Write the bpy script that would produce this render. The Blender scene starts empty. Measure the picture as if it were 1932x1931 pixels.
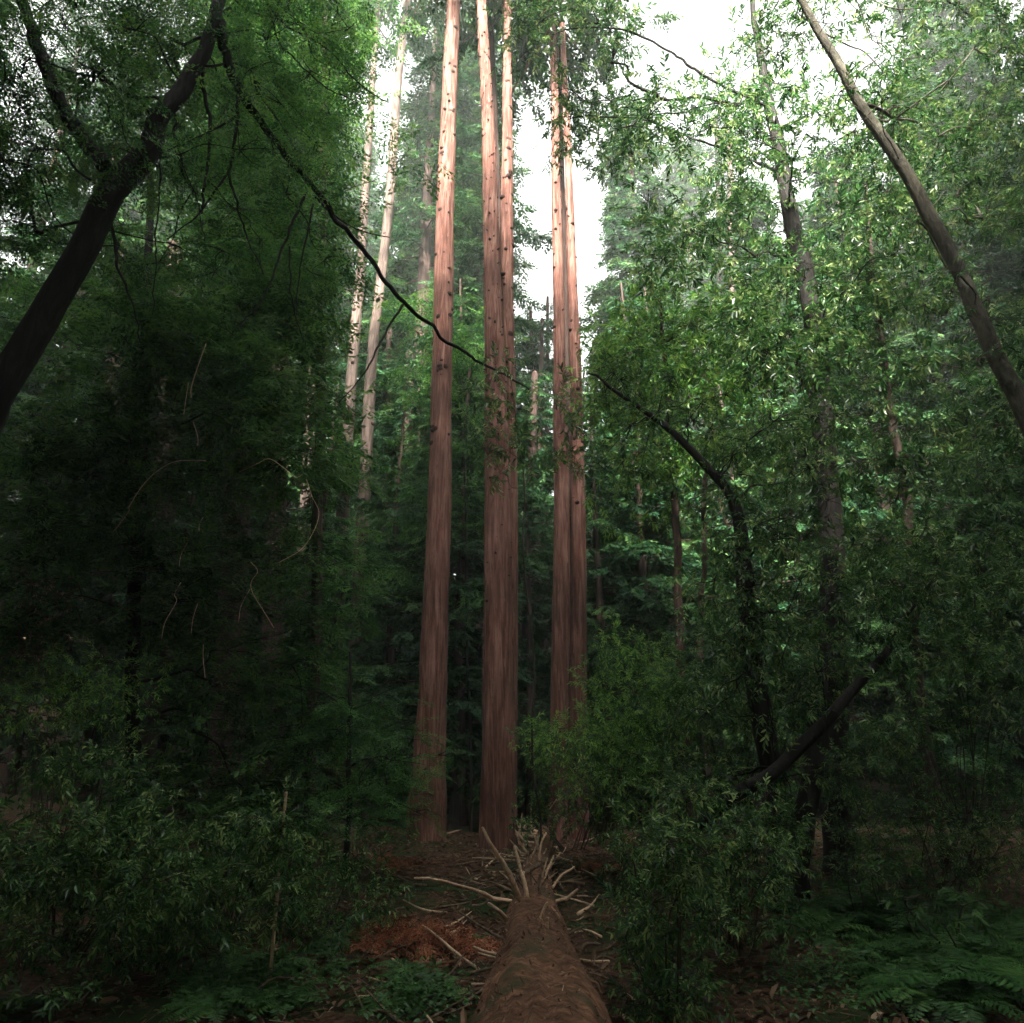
import bpy, math
import numpy as np
from mathutils import Vector, Matrix

S = bpy.context.scene
COL = S.collection
R = math.radians
rng = np.random.default_rng(11)

# ------------------------------------------------------------------ camera, sky, sun, exposure
PITCH, FPX, EYE = R(18.6), 1437.0, 1.75        # focal length in the 1932-pixel frame used for reading positions
cam = bpy.data.cameras.new('camera')
cam.sensor_fit = 'HORIZONTAL'
cam.angle = 2 * math.atan(966 / FPX)
cam.clip_start, cam.clip_end = 0.05, 2000
camo = bpy.data.objects.new('camera', cam)
COL.objects.link(camo)
camo.location = (0, 0, EYE)
camo.rotation_euler = (R(90) + PITCH, 0, 0)
S.camera = camo

SUN_EL, SUN_AZ = R(40), R(186)                  # azimuth clockwise from +Y: behind the camera, a little to its left
sdir = Vector((math.sin(SUN_AZ) * math.cos(SUN_EL), math.cos(SUN_AZ) * math.cos(SUN_EL), math.sin(SUN_EL)))
W = bpy.data.worlds.new('World')
S.world = W
W.use_nodes = True
nt = W.node_tree
nt.nodes.clear()
sky = nt.nodes.new('ShaderNodeTexSky')
sky.sky_type = 'NISHITA'
sky.sun_disc = False
sky.sun_elevation, sky.sun_rotation = SUN_EL, SUN_AZ
sky.air_density, sky.dust_density, sky.ozone_density = 1.0, 6.0, 1.0
hsv = nt.nodes.new('ShaderNodeHueSaturation')
hsv.inputs['Saturation'].default_value = 0.06    # a milky, overcast-bright sky
bg = nt.nodes.new('ShaderNodeBackground')
bg.inputs['Strength'].default_value = 0.052
out = nt.nodes.new('ShaderNodeOutputWorld')
nt.links.new(sky.outputs[0], hsv.inputs['Color'])
nt.links.new(hsv.outputs[0], bg.inputs[0])
nt.links.new(bg.outputs[0], out.inputs[0])
sl = bpy.data.lights.new('sun', 'SUN')
sl.energy, sl.angle, sl.color = 3.0, R(9), (1.0, 0.94, 0.85)
so = bpy.data.objects.new('sun', sl)
COL.objects.link(so)
so.rotation_euler = (-sdir).to_track_quat('-Z', 'Y').to_euler()
so.location = (0, -30, 40)
S.view_settings.view_transform = 'Standard'
S.view_settings.look = 'None'
S.view_settings.exposure = 4.15
S.view_settings.gamma = 1
HAZE = 0.0024
S.cycles.use_adaptive_sampling = True
S.cycles.adaptive_threshold = 0.03
S.cycles.max_bounces = 5
S.cycles.diffuse_bounces = 3
S.cycles.glossy_bounces = 2
S.cycles.transmission_bounces = 2
S.cycles.volume_bounces = 0
S.cycles.sample_clamp_indirect = 6
S.cycles.caustics_reflective = S.cycles.caustics_refractive = False

# ------------------------------------------------------------------ noise, ground height, pixel rays
def _h(i, j, k, seed):
    n = (i * 374761393 + j * 668265263 + k * 2147483647 + seed * 144269504) & 0xffffffff
    n = ((n ^ (n >> 13)) * 1274126177) & 0xffffffff
    return ((n ^ (n >> 16)) & 0xffff) / 65535.0

def noise3(p, seed=0):
    p = np.asarray(p, float)
    i = np.floor(p).astype(np.int64)
    f = p - i
    u = f * f * (3 - 2 * f)
    r = 0
    for a in (0, 1):
        for b in (0, 1):
            for c in (0, 1):
                w = (u[..., 0] if a else 1 - u[..., 0]) * (u[..., 1] if b else 1 - u[..., 1]) * (u[..., 2] if c else 1 - u[..., 2])
                r = r + w * _h(i[..., 0] + a, i[..., 1] + b, i[..., 2] + c, seed)
    return r * 2 - 1

def fbm(p, o=3, seed=0):
    p = np.asarray(p, float)
    r, a = 0, 1.0
    for q in range(o):
        r = r + a * noise3(p, seed + q)
        p = p * 2.03
        a *= 0.5
    return r

def ss(x, a, b):
    t = np.clip((x - a) / (b - a), 0, 1)
    return t * t * (3 - 2 * t)

def gz(x, y):
    x, y = np.asarray(x, float), np.asarray(y, float)
    z = 0.30 * ss(y, 6, 15)
    z = z + 0.30 * np.maximum(0, y - 26) * ss(y, 24, 44)
    z = z + 0.16 * np.maximum(0, np.abs(x - 1) - 11)
    z = z + 0.10 * noise3(np.stack([x * 0.45, y * 0.45, x * 0], -1), 3) + 0.05 * noise3(np.stack([x * 1.7, y * 1.7, x * 0], -1), 5)
    return z

FV = np.array([0, math.cos(PITCH), math.sin(PITCH)])
UV = np.array([0, -math.sin(PITCH), math.cos(PITCH)])
def ray(px, py):
    return FV + np.array([1.0, 0, 0]) * (px - 966) / FPX + UV * (965.5 - py) / FPX
def P(px, py, Y):
    d = ray(px, py)
    return np.array([0, 0, EYE]) + d * (Y / d[1])
def depth(px, py, Y):
    return Y / ray(px, py)[1]
def G(px, py, lift=0.0):
    d = ray(px, py)
    t = 2.0
    while t < 200:
        q = np.array([0, 0, EYE]) + d * t
        if q[2] < gz(q[0], q[1]) + lift:
            break
        t += 0.02 + t * 0.004
    return q

# ------------------------------------------------------------------ materials
def mat(name):
    m = bpy.data.materials.new(name)
    m.use_nodes = True
    m.node_tree.nodes.clear()
    return m, m.node_tree.nodes, m.node_tree.links

def ramp(N, stops):
    r = N.new('ShaderNodeValToRGB')
    e = r.color_ramp.elements
    e[0].position, e[0].color = stops[0][0], (*stops[0][1], 1)
    e[1].position, e[1].color = stops[-1][0], (*stops[-1][1], 1)
    for p, c in stops[1:-1]:
        x = e.new(p)
        x.color = (*c, 1)
    return r

def leaf_mat(name, stops, rough=0.42, trans=0.3, spec=0.5):
    m, N, L = mat(name)
    at = N.new('ShaderNodeAttribute')
    at.attribute_name = 'tint'
    r = ramp(N, stops)
    L.new(at.outputs['Fac'], r.inputs[0])
    p = N.new('ShaderNodeBsdfPrincipled')
    p.inputs['Roughness'].default_value = rough
    p.inputs['Specular IOR Level'].default_value = spec
    L.new(r.outputs[0], p.inputs['Base Color'])
    t = N.new('ShaderNodeBsdfTranslucent')
    hs = N.new('ShaderNodeHueSaturation')
    hs.inputs['Hue'].default_value = 0.48
    hs.inputs['Value'].default_value = 1.5
    L.new(r.outputs[0], hs.inputs['Color'])
    L.new(hs.outputs[0], t.inputs['Color'])
    mx = N.new('ShaderNodeMixShader')
    mx.inputs[0].default_value = trans
    L.new(p.outputs[0], mx.inputs[1])
    L.new(t.outputs[0], mx.inputs[2])
    o = N.new('ShaderNodeOutputMaterial')
    L.new(mx.outputs[0], o.inputs[0])
    return m

def bark_mat(name, stops, sx=14, sz=0.7, bump=0.5, rough=0.85, blotch=None, dist=0.9):
    m, N, L = mat(name)
    tc = N.new('ShaderNodeTexCoord')
    mp = N.new('ShaderNodeMapping')
    mp.inputs['Scale'].default_value = (sx, sx, sz)
    L.new(tc.outputs['Object'], mp.inputs[0])
    n1 = N.new('ShaderNodeTexNoise')
    n1.inputs['Scale'].default_value = 1
    n1.inputs['Detail'].default_value = 8
    n1.inputs['Roughness'].default_value = 0.68
    n1.inputs['Distortion'].default_value = dist
    L.new(mp.outputs[0], n1.inputs['Vector'])
    r = ramp(N, stops)
    L.new(n1.outputs['Fac'], r.inputs[0])
    col = r.outputs[0]
    n2 = N.new('ShaderNodeTexNoise')
    n2.inputs['Scale'].default_value = 1.3
    n2.inputs['Detail'].default_value = 5
    L.new(tc.outputs['Object'], n2.inputs['Vector'])
    r2 = ramp(N, [(0.35, (0.55, 0.55, 0.55)), (0.65, (1.15, 1.15, 1.15))])
    L.new(n2.outputs['Fac'], r2.inputs[0])
    mu = N.new('ShaderNodeMix')
    mu.data_type, mu.blend_type = 'RGBA', 'MULTIPLY'
    mu.inputs[0].default_value = 0.8
    L.new(col, mu.inputs[6])
    L.new(r2.outputs[0], mu.inputs[7])
    col = mu.outputs[2]
    if blotch:
        n3 = N.new('ShaderNodeTexNoise')
        n3.inputs['Scale'].default_value = blotch[1]
        n3.inputs['Detail'].default_value = 6
        L.new(tc.outputs['Object'], n3.inputs['Vector'])
        r3 = ramp(N, [(blotch[2], (0, 0, 0)), (blotch[2] + 0.1, (1, 1, 1))])
        L.new(n3.outputs['Fac'], r3.inputs[0])
        m3 = N.new('ShaderNodeMix')
        m3.data_type = 'RGBA'
        L.new(r3.outputs[0], m3.inputs[0])
        L.new(col, m3.inputs[6])
        m3.inputs[7].default_value = (*blotch[0], 1)
        col = m3.outputs[2]
    p = N.new('ShaderNodeBsdfPrincipled')
    p.inputs['Roughness'].default_value = rough
    p.inputs['Specular IOR Level'].default_value = 0.2
    L.new(col, p.inputs['Base Color'])
    b = N.new('ShaderNodeBump')
    b.inputs['Strength'].default_value = bump
    b.inputs['Distance'].default_value = 0.04
    L.new(n1.outputs['Fac'], b.inputs['Height'])
    L.new(b.outputs[0], p.inputs['Normal'])
    o = N.new('ShaderNodeOutputMaterial')
    L.new(p.outputs[0], o.inputs[0])
    return m

M = {}
M['bay'] = leaf_mat('bay_leaf', [(0, (0.012, 0.046, 0.014)), (0.5, (0.042, 0.135, 0.034)), (0.85, (0.095, 0.21, 0.05)), (1, (0.26, 0.36, 0.13))], 0.30, 0.32, 0.36)  # palest tint stands in for light glinting off the leaves
M['bay_lit'] = leaf_mat('sunlit_bay_leaf', [(0, (0.025, 0.085, 0.022)), (0.55, (0.085, 0.25, 0.042)), (1, (0.25, 0.42, 0.09))], 0.34, 0.38)  # bay leaf lightened in colour to stand for sun and sky light
M['needle'] = leaf_mat('redwood_needle', [(0, (0.010, 0.044, 0.014)), (0.6, (0.032, 0.12, 0.028)), (1, (0.09, 0.22, 0.04))], 0.6, 0.3, 0.2)
M['fir'] = leaf_mat('far_conifer_needle', [(0, (0.010, 0.040, 0.018)), (0.6, (0.026, 0.085, 0.030)), (1, (0.075, 0.15, 0.042))], 0.65, 0.22, 0.12)
M['fern'] = leaf_mat('fern_green', [(0, (0.014, 0.050, 0.012)), (0.6, (0.032, 0.115, 0.022)), (1, (0.085, 0.19, 0.04))], 0.5, 0.3, 0.4)
M['dead'] = leaf_mat('dead_needles', [(0, (0.08, 0.026, 0.014)), (0.6, (0.24, 0.080, 0.038)), (1, (0.38, 0.16, 0.085))], 0.8, 0.1, 0.2)
M['litter'] = leaf_mat('dry_leaf', [(0, (0.06, 0.036, 0.022)), (0.7, (0.20, 0.12, 0.07)), (1, (0.50, 0.38, 0.27))], 0.75, 0.1, 0.3)
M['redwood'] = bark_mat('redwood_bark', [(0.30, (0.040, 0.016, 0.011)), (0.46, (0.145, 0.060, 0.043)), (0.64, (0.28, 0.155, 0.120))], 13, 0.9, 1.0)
M['redwood_dark'] = bark_mat('dark_redwood_bark', [(0.30, (0.020, 0.013, 0.011)), (0.5, (0.060, 0.036, 0.029)), (0.66, (0.115, 0.075, 0.06))], 14, 0.6, 0.7)  # redwood bark with the forest shade darkened into its colour
M['greybark'] = bark_mat('grey_bark', [(0.3, (0.035, 0.027, 0.022)), (0.5, (0.105, 0.076, 0.062)), (0.7, (0.18, 0.138, 0.115))], 10, 1.2, 0.5)
M['smooth'] = bark_mat('smooth_tan_bark', [(0.3, (0.03, 0.029, 0.022)), (0.5, (0.085, 0.078, 0.058)), (0.7, (0.15, 0.138, 0.10))], 11, 4.5, 0.9, 0.85, ((0.21, 0.195, 0.15), 2.4, 0.58))
M['shadebark'] = bark_mat('shaded_bark', [(0.3, (0.008, 0.007, 0.006)), (0.5, (0.018, 0.016, 0.014)), (0.7, (0.042, 0.036, 0.03))], 12, 1.4, 0.6)  # bark blackened in colour to stand for silhouettes in deep shade
M['knot'] = bark_mat('knot_wood', [(0.3, (0.015, 0.009, 0.007)), (0.7, (0.06, 0.03, 0.02))], 20, 20, 0.4)
M['pale'] = bark_mat('bleached_wood', [(0.3, (0.32, 0.205, 0.125)), (0.5, (0.62, 0.44, 0.29)), (0.7, (0.78, 0.60, 0.42))], 22, 22, 0.5, 0.8, ((0.16, 0.10, 0.065), 5, 0.60))
M['dull'] = bark_mat('weathered_wood', [(0.3, (0.07, 0.05, 0.035)), (0.5, (0.17, 0.125, 0.085)), (0.7, (0.30, 0.23, 0.16))], 18, 18, 0.5)
M['log'] = bark_mat('rotting_log_bark', [(0.30, (0.026, 0.014, 0.009)), (0.48, (0.125, 0.062, 0.036)), (0.66, (0.26, 0.14, 0.085))], 13, 5, 1.0, 0.9, ((0.06, 0.055, 0.025), 2.2, 0.57), 0.15)
M['twig'] = bark_mat('twig_bark', [(0.3, (0.03, 0.022, 0.017)), (0.7, (0.09, 0.07, 0.05))], 30, 30, 0.2)

def ground_mat():
    m, N, L = mat('forest_floor')
    tc = N.new('ShaderNodeTexCoord')
    n1 = N.new('ShaderNodeTexNoise')
    n1.inputs['Scale'].default_value = 9
    n1.inputs['Detail'].default_value = 10
    n1.inputs['Roughness'].default_value = 0.75
    L.new(tc.outputs['Object'], n1.inputs['Vector'])
    r = ramp(N, [(0.34, (0.016, 0.010, 0.007)), (0.5, (0.08, 0.046, 0.03)), (0.68, (0.20, 0.12, 0.075))])
    L.new(n1.outputs['Fac'], r.inputs[0])
    n2 = N.new('ShaderNodeTexNoise')
    n2.inputs['Scale'].default_value = 0.6
    n2.inputs['Detail'].default_value = 6
    L.new(tc.outputs['Object'], n2.inputs['Vector'])
    r2 = ramp(N, [(0.47, (0, 0, 0)), (0.58, (1, 1, 1))])
    L.new(n2.outputs['Fac'], r2.inputs[0])
    mx = N.new('ShaderNodeMix')
    mx.data_type = 'RGBA'
    L.new(r2.outputs[0], mx.inputs[0])
    L.new(r.outputs[0], mx.inputs[6])
    mx.inputs[7].default_value = (0.022, 0.045, 0.014, 1)
    p = N.new('ShaderNodeBsdfPrincipled')
    p.inputs['Roughness'].default_value = 0.95
    p.inputs['Specular IOR Level'].default_value = 0.1
    L.new(mx.outputs[2], p.inputs['Base Color'])
    b = N.new('ShaderNodeBump')
    b.inputs['Strength'].default_value = 0.9
    b.inputs['Distance'].default_value = 0.08
    L.new(n1.outputs['Fac'], b.inputs['Height'])
    L.new(b.outputs[0], p.inputs['Normal'])
    o = N.new('ShaderNodeOutputMaterial')
    L.new(p.outputs[0], o.inputs[0])
    return m
M['ground'] = ground_mat()

# ------------------------------------------------------------------ mesh collector
class MB:
    def __init__(s):
        s.v, s.f, s.m, s.t, s.sm, s.n = [], [], [], [], [], 0
    def quads(s, Q, m=0, tint=0.5):
        Q = np.asarray(Q, float).reshape(-1, 4, 3)
        k = len(Q)
        if not k:
            return
        s.v.append(Q.reshape(-1, 3))
        s.f.append(np.arange(4 * k).reshape(k, 4) + s.n)
        s.n += 4 * k
        s.m.append(np.full(k, m))
        s.t.append(np.broadcast_to(np.asarray(tint, float), (k,)))
        s.sm.append(np.zeros(k, bool))
    def grid(s, V, closed=True, m=0, tint=0.5):
        a, b = V.shape[:2]                          # a rings of b points
        I = np.arange(a * b).reshape(a, b) + s.n
        J = np.roll(I, -1, 1) if closed else I[:, 1:]
        K = I if closed else I[:, :-1]
        F = np.stack([K[:-1], J[:-1], J[1:], K[1:]], -1).reshape(-1, 4)
        s.v.append(V.reshape(-1, 3))
        s.f.append(F)
        s.n += a * b
        s.m.append(np.full(len(F), m))
        s.t.append(np.full(len(F), tint))
        s.sm.append(np.ones(len(F), bool))
    def tube(s, pts, rad, seg=8, m=0, amp=0.0, tint=0.5, cap=True, freq=1.0):
        pts = np.asarray(pts, float)
        rad = np.broadcast_to(np.asarray(rad, float), (len(pts),)).copy()
        T = np.gradient(pts, axis=0)
        T /= np.linalg.norm(T, axis=1, keepdims=True) + 1e-9
        ref = np.array([0, 1.0, 0]) if abs(T[:, 2]).mean() > 0.6 else np.array([0, 0, 1.0])
        A = np.cross(T, ref)
        A /= np.linalg.norm(A, axis=1, keepdims=True) + 1e-9
        B = np.cross(T, A)
        th = np.linspace(0, 2 * np.pi, seg, endpoint=False)
        dirs = A[:, None] * np.cos(th)[None, :, None] + B[:, None] * np.sin(th)[None, :, None]
        rr = np.repeat(rad[:, None], seg, 1)
        if amp:
            q = np.stack([np.broadcast_to(np.cos(th), rr.shape) * 2.2, np.broadcast_to(np.sin(th), rr.shape) * 2.2,
                          np.broadcast_to(np.arange(len(pts))[:, None] * 0.13 * freq, rr.shape)], -1)
            rr = rr * (1 + amp * fbm(q + pts[0] * 3.1, 3))
        V = pts[:, None] + dirs * rr[..., None]
        if cap:
            V = np.concatenate([np.repeat(pts[:1, None], seg, 1), V, np.repeat(pts[-1:, None], seg, 1)], 0)
        s.grid(V, True, m, tint)
    def build(s, name, mats, parent=None, origin=(0, 0, 0)):
        me = bpy.data.meshes.new(name)
        if s.v:
            v = np.concatenate(s.v) - np.asarray(origin, float)
            f = np.concatenate(s.f)
            k = len(f)
            me.vertices.add(len(v))
            me.vertices.foreach_set('co', v.astype(np.float32).ravel())
            me.loops.add(4 * k)
            me.loops.foreach_set('vertex_index', f.astype(np.int32).ravel())
            me.polygons.add(k)
            me.polygons.foreach_set('loop_start', np.arange(0, 4 * k, 4, dtype=np.int32))
            me.polygons.foreach_set('loop_total', np.full(k, 4, np.int32))
            me.polygons.foreach_set('material_index', np.concatenate(s.m).astype(np.int32))
            me.polygons.foreach_set('use_smooth', np.concatenate(s.sm))
            at = me.attributes.new('tint', 'FLOAT', 'FACE')
            at.data.foreach_set('value', np.concatenate(s.t).astype(np.float32))
            me.update(calc_edges=True)
        for q in mats:
            me.materials.append(M[q])
        o = bpy.data.objects.new(name, me)
        COL.objects.link(o)
        if parent is not None:
            o.parent = parent
        else:
            o.location = origin
        return o

def tag(o, label, cat, group=None):
    o['label'], o['category'] = label, cat
    if group:
        o['group'] = group
    return o
def thing(name, label, cat, loc, group=None):
    o = bpy.data.objects.new(name, None)
    o.empty_display_size = 0.2
    COL.objects.link(o)
    o.location = loc
    return tag(o, label, cat, group)
def copy_thing(o, loc, rz=0, sc=1.0, label=None, group=None, wide=1.0):
    c = o.copy()
    COL.objects.link(c)
    for ch in list(o.children):
        d = ch.copy()
        COL.objects.link(d)
        d.parent = c
        for g in list(ch.children):
            e = g.copy()
            COL.objects.link(e)
            e.parent = d
    c.location, c.rotation_euler, c.scale = loc, (0, 0, rz), (sc * wide, sc * wide, sc)
    if label:
        c['label'] = label
    if group:
        c['group'] = group
    return c

def spline(pts, n):
    p = np.asarray(pts, float)
    if len(p) == 2:
        return p[0] + (p[1] - p[0]) * np.linspace(0, 1, n)[:, None]
    q = np.concatenate([[2 * p[0] - p[1]], p, [2 * p[-1] - p[-2]]])
    t = np.linspace(0, len(p) - 1 - 1e-6, n)
    i = t.astype(int)
    f = (t - i)[:, None]
    a, b, c, d = q[i], q[i + 1], q[i + 2], q[i + 3]
    return 0.5 * (2 * b + (c - a) * f + (2 * a - 5 * b + 4 * c - d) * f ** 2 + (3 * b - a - 3 * c + d) * f ** 3)

# ------------------------------------------------------------------ leaf and spray templates (axis +X, flat side up +Z)
def unit(v):
    return v / (np.linalg.norm(v, axis=-1, keepdims=True) + 1e-9)

def leaf6(base, d, up, L, w, fold=0.25, curl=0.15):
    """two quads folded along the midrib"""
    s_ = unit(np.cross(up, d))
    n = unit(np.cross(d, s_))
    tip = base + d * L - n * L * curl
    a1, a2 = base + d * L * 0.28, base + d * L * 0.68 - n * L * curl * 0.45
    h = n * w * fold
    return [[base, a1 + s_ * w * 0.5 + h, a2 + s_ * w * 0.42 + h, tip], [base, tip, a2 - s_ * w * 0.42 + h, a1 - s_ * w * 0.5 + h]]

def bay_twig(n, tw, L, w, seed):
    g = np.random.default_rng(seed)
    Q, T = [], []
    for i in range(n):
        x = tw * (0.15 + 0.85 * (i / max(1, n - 1)) ** 0.8)
        az = i * 2.4 + g.normal(0, 0.35)
        sp = R(62) - R(30) * (i / n)
        out = np.array([0, math.cos(az), math.sin(az) * 0.75])
        d = unit(np.array([math.cos(sp), 0, 0]) + math.sin(sp) * out + np.array([0, 0, -0.15]))
        l = L * g.uniform(0.7, 1.15)
        Q += leaf6(np.array([x, 0, -0.06 * x * x]), d, np.array([0, 0.1, 1.0]) + g.normal(0, 0.25, 3), l, w * l / L, 0.2, g.uniform(0.05, 0.3))
        t = g.uniform(0, 1)
        T += [t, t]
    c = np.array([[0, 0, 0], [tw, 0, -0.06 * tw * tw]])
    for o_ in (np.array([0, .004, 0]), np.array([0, 0, .004])):
        Q.append([c[0] - o_, c[1] - o_ * .4, c[1] + o_ * .4, c[0] + o_])
        T.append(0.0)
    return np.array(Q), np.array(T)

def diamond(base, d, up, L, w):
    s_ = unit(np.cross(up, d))
    m = base + d * L * 0.5
    return [base, m + s_ * w * 0.5 - up * w * 0.12, base + d * L, m - s_ * w * 0.5 - up * w * 0.12]

def needle_spray(L, nb, nl, lw, ll, seed, droop=0.12):
    """flat two-level conifer spray: nb side branchlets a side, each a comb of nl leaflets a side"""
    g = np.random.default_rng(seed)
    Q, T = [], []
    up0 = np.array([0, 0, 1.0])
    for i in range(nb):
        f = (i + 0.6) / nb
        for sgn in (-1, 1):
            b = np.array([L * f, 0, -droop * L * f * f]) + g.normal(0, 0.006, 3)
            bl = L * 0.48 * (1 - f) ** 0.7 * g.uniform(0.6, 1.15) + 0.03 * L
            a = R(52) + g.normal(0, 0.15)
            d = unit(np.array([math.cos(a), sgn * math.sin(a), -0.18 + g.normal(0, 0.12)]))
            up = unit(up0 + g.normal(0, 0.25, 3))
            n = max(2, int(nl * (0.4 + 0.6 * (1 - f))))
            t0 = g.uniform(0.1, 0.9)
            for k in range(n):
                fk = (k + 0.5) / n
                for s2 in (-1, 1):
                    p = b + d * bl * fk
                    side = unit(np.cross(up, d)) * s2
                    dd = unit(d * 0.65 + side * 0.8 + np.array([0, 0, -0.08]))
                    Q.append(diamond(p, dd, up, ll * g.uniform(0.7, 1.2) * (1.1 - 0.5 * fk), lw))
                    T.append(np.clip(t0 + 0.25 * fk + g.normal(0, 0.1), 0, 1))
    return np.array(Q), np.array(T)

def coarse_spray(L, n, lw, ll, seed, droop=0.15):
    g = np.random.default_rng(seed)
    Q, T = [], []
    for i in range(n):
        f = (i + 0.5) / n
        for sgn in (-1, 1):
            b = np.array([L * f, 0, -droop * L * f * f])
            a = R(48) + g.normal(0, 0.25)
            d = unit(np.array([math.cos(a), sgn * math.sin(a), -0.25 + g.normal(0, 0.2)]))
            Q.append(diamond(b, d, unit(np.array([0, 0, 1.0]) + g.normal(0, 0.35, 3)), ll * (1.15 - 0.6 * f) * g.uniform(0.6, 1.2), lw))
            T.append(g.uniform(0, 1))
    return np.array(Q), np.array(T)

BAY = [bay_twig(int(n), 0.24, 0.105, 0.032, 40 + n) for n in (7, 8, 9, 10, 11, 12)]
BAYF = [bay_twig(int(n), 0.30, 0.125, 0.042, 80 + n) for n in (8, 10, 12)]
NEED = [needle_spray(0.55, 6, 4, 0.022, 0.075, 20 + k) for k in range(6)]
MID = [needle_spray(0.8, 5, 3, 0.042, 0.15, 120 + k) for k in range(4)]
FAR = [coarse_spray(0.9, 7, 0.10, 0.34, 220 + k) for k in range(5)]

def frames(d, up):
    d = unit(d)
    y = unit(np.cross(up, d))
    z = np.cross(d, y)
    return np.stack([d, y, z], -1)                 # columns

def scatter(mb, temps, pos, d, up, sc, m=0, tj=0.25, tint0=None):
    pos = np.asarray(pos, float)
    n = len(pos)
    if not n:
        return
    Rm = frames(np.asarray(d, float), np.asarray(up, float))
    pick = rng.integers(0, len(temps), n)
    sc = np.broadcast_to(np.asarray(sc, float), (n,))
    for k, (Q, T) in enumerate(temps):
        w = np.where(pick == k)[0]
        if not len(w):
            continue
        V = np.einsum('nij,mkj->nmki', Rm[w], Q) * sc[w, None, None, None] + pos[w, None, None, :]
        off = rng.normal(0, tj, (len(w), 1)) if tint0 is None else (tint0[w, None] - 0.5)
        mb.quads(V.reshape(-1, 4, 3), m, np.clip(T[None] + off, 0, 1).ravel())

def ball(n):
    v = unit(rng.normal(size=(n, 3)))
    return v * rng.uniform(0, 1, (n, 1)) ** (1 / 2.4)

def clumps_into(mb_l, mb_w, clumps, temps, kind, per, sc, m_l=0, m_w=0, sub=5, wood=0.008, droop=0.3):
    """clumps: (centre, radius). Leaf sprays fill each clump; thin branchlets run from its centre to some of them."""
    for c, r in clumps:
        n = max(3, int(per * r * r))
        flat = np.array([1, 1, 0.75]) if kind == 'broad' else np.array([1, 1, 0.32])
        b = ball(n)
        p = c + b * r * flat
        d = unit(b * 0.8 + rng.normal(0, 0.5, (n, 3)) + np.array([0, 0, -droop]))
        if kind != 'broad':
            d[:, 2] = d[:, 2] * 0.35 - 0.12
        up = np.array([0, 0, 1.0]) + rng.normal(0, 0.22, (n, 3))
        scatter(mb_l, temps, p, d, up, sc * rng.uniform(0.7, 1.25, n), m_l, 0.22)
        if mb_w is not None:
            for k in range(min(sub, n)):
                mid = (c + p[k]) / 2 + rng.normal(0, 0.06 * r, 3)
                mb_w.tube(spline([c, mid, p[k] + d[k] * 0.1], 5), np.linspace(wood, wood * 0.3, 5), 4, m_w)

def fill(x0, y0, x1, y1, Y0, Y1, n, r0, r1=None):
    out = []
    for k in range(n):
        px = x0 + (x1 - x0) * ((k + rng.uniform(0, 1)) / n)
        py = rng.uniform(y0, y1)
        out.append((P(px, py, rng.uniform(Y0, Y1)), rng.uniform(r0, r1 or r0)))
    return out

def limbs_to(mb, path, rad, clumps, m=0, r0=0.006, up=0.2):
    """a branching skeleton: every clump joins the trunk or the nearest clump already joined, limbs thick where they carry many"""
    n = len(clumps)
    if not n:
        return
    C = np.array([c for c, r in clumps])
    k0 = len(path) // 5
    tp = path[k0:]
    dz = C[:, None, 2] - tp[None, :, 2]
    D = np.linalg.norm(C[:, None] - tp[None], axis=2) + np.where(dz < 0.1, 2.0, 0) + np.abs(dz - 0.8) * 0.15
    par, pl = np.argmin(D, 1), np.zeros(n)
    best, src = D.min(1), np.full(n, -1)
    done, order = np.zeros(n, bool), []
    for _ in range(n):
        i = int(np.argmin(np.where(done, 1e9, best)))
        done[i] = True
        order.append(i)
        base = tp[par[i]] if src[i] < 0 else C[src[i]]
        pl[i] = (0 if src[i] < 0 else pl[src[i]]) + np.linalg.norm(C[i] - base)
        d = np.linalg.norm(C - C[i], axis=1) + 0.45 * pl[i]
        w = (~done) & (d < best)
        best[w], src[w] = d[w], i
    load = np.ones(n)
    for i in reversed(order):
        if src[i] >= 0:
            load[src[i]] += load[i]
    for i in order:
        a = tp[par[i]] if src[i] < 0 else C[src[i]]
        c = C[i]
        L = np.linalg.norm(c - a)
        ra = r0 * load[i] ** 0.5
        if src[i] < 0:
            ra = min(ra, rad[k0 + par[i]] * 0.6)
        m1 = a + (c - a) * 0.35 + rng.normal(0, 0.07, 3) * L + np.array([0, 0, up * L * 0.25])
        m2 = a + (c - a) * 0.7 + rng.normal(0, 0.07, 3) * L + np.array([0, 0, up * L * 0.25])
        mb.tube(spline([a, m1, m2, c], 10), np.linspace(ra, max(0.003, ra * 0.55), 10), 5, m, 0.1)

def trunk_path(pts, Y, n=40, flare=1.25, base=True):
    """pts from base to top: (px, py, width_px[, Y])"""
    C, Rr = [], []
    for q in pts:
        y = q[3] if len(q) > 3 else Y
        C.append(P(q[0], q[1], y))
        Rr.append(q[2] / 2 * depth(q[0], q[1], y) / FPX)
    if base:
        g = gz(C[0][0], C[0][1]) - 0.15
        if C[0][2] > g + 0.3:
            C.insert(0, np.array([C[0][0] + (C[0][0] - C[1][0]) * 0.1, C[0][1], g]))
            Rr.insert(0, Rr[0] * flare)
        else:
            C[0][2] = g
    path = spline(C, n)
    rad = np.maximum(0.004, spline(np.stack([Rr, Rr, Rr], 1), n)[:, 0])
    return path, rad

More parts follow.
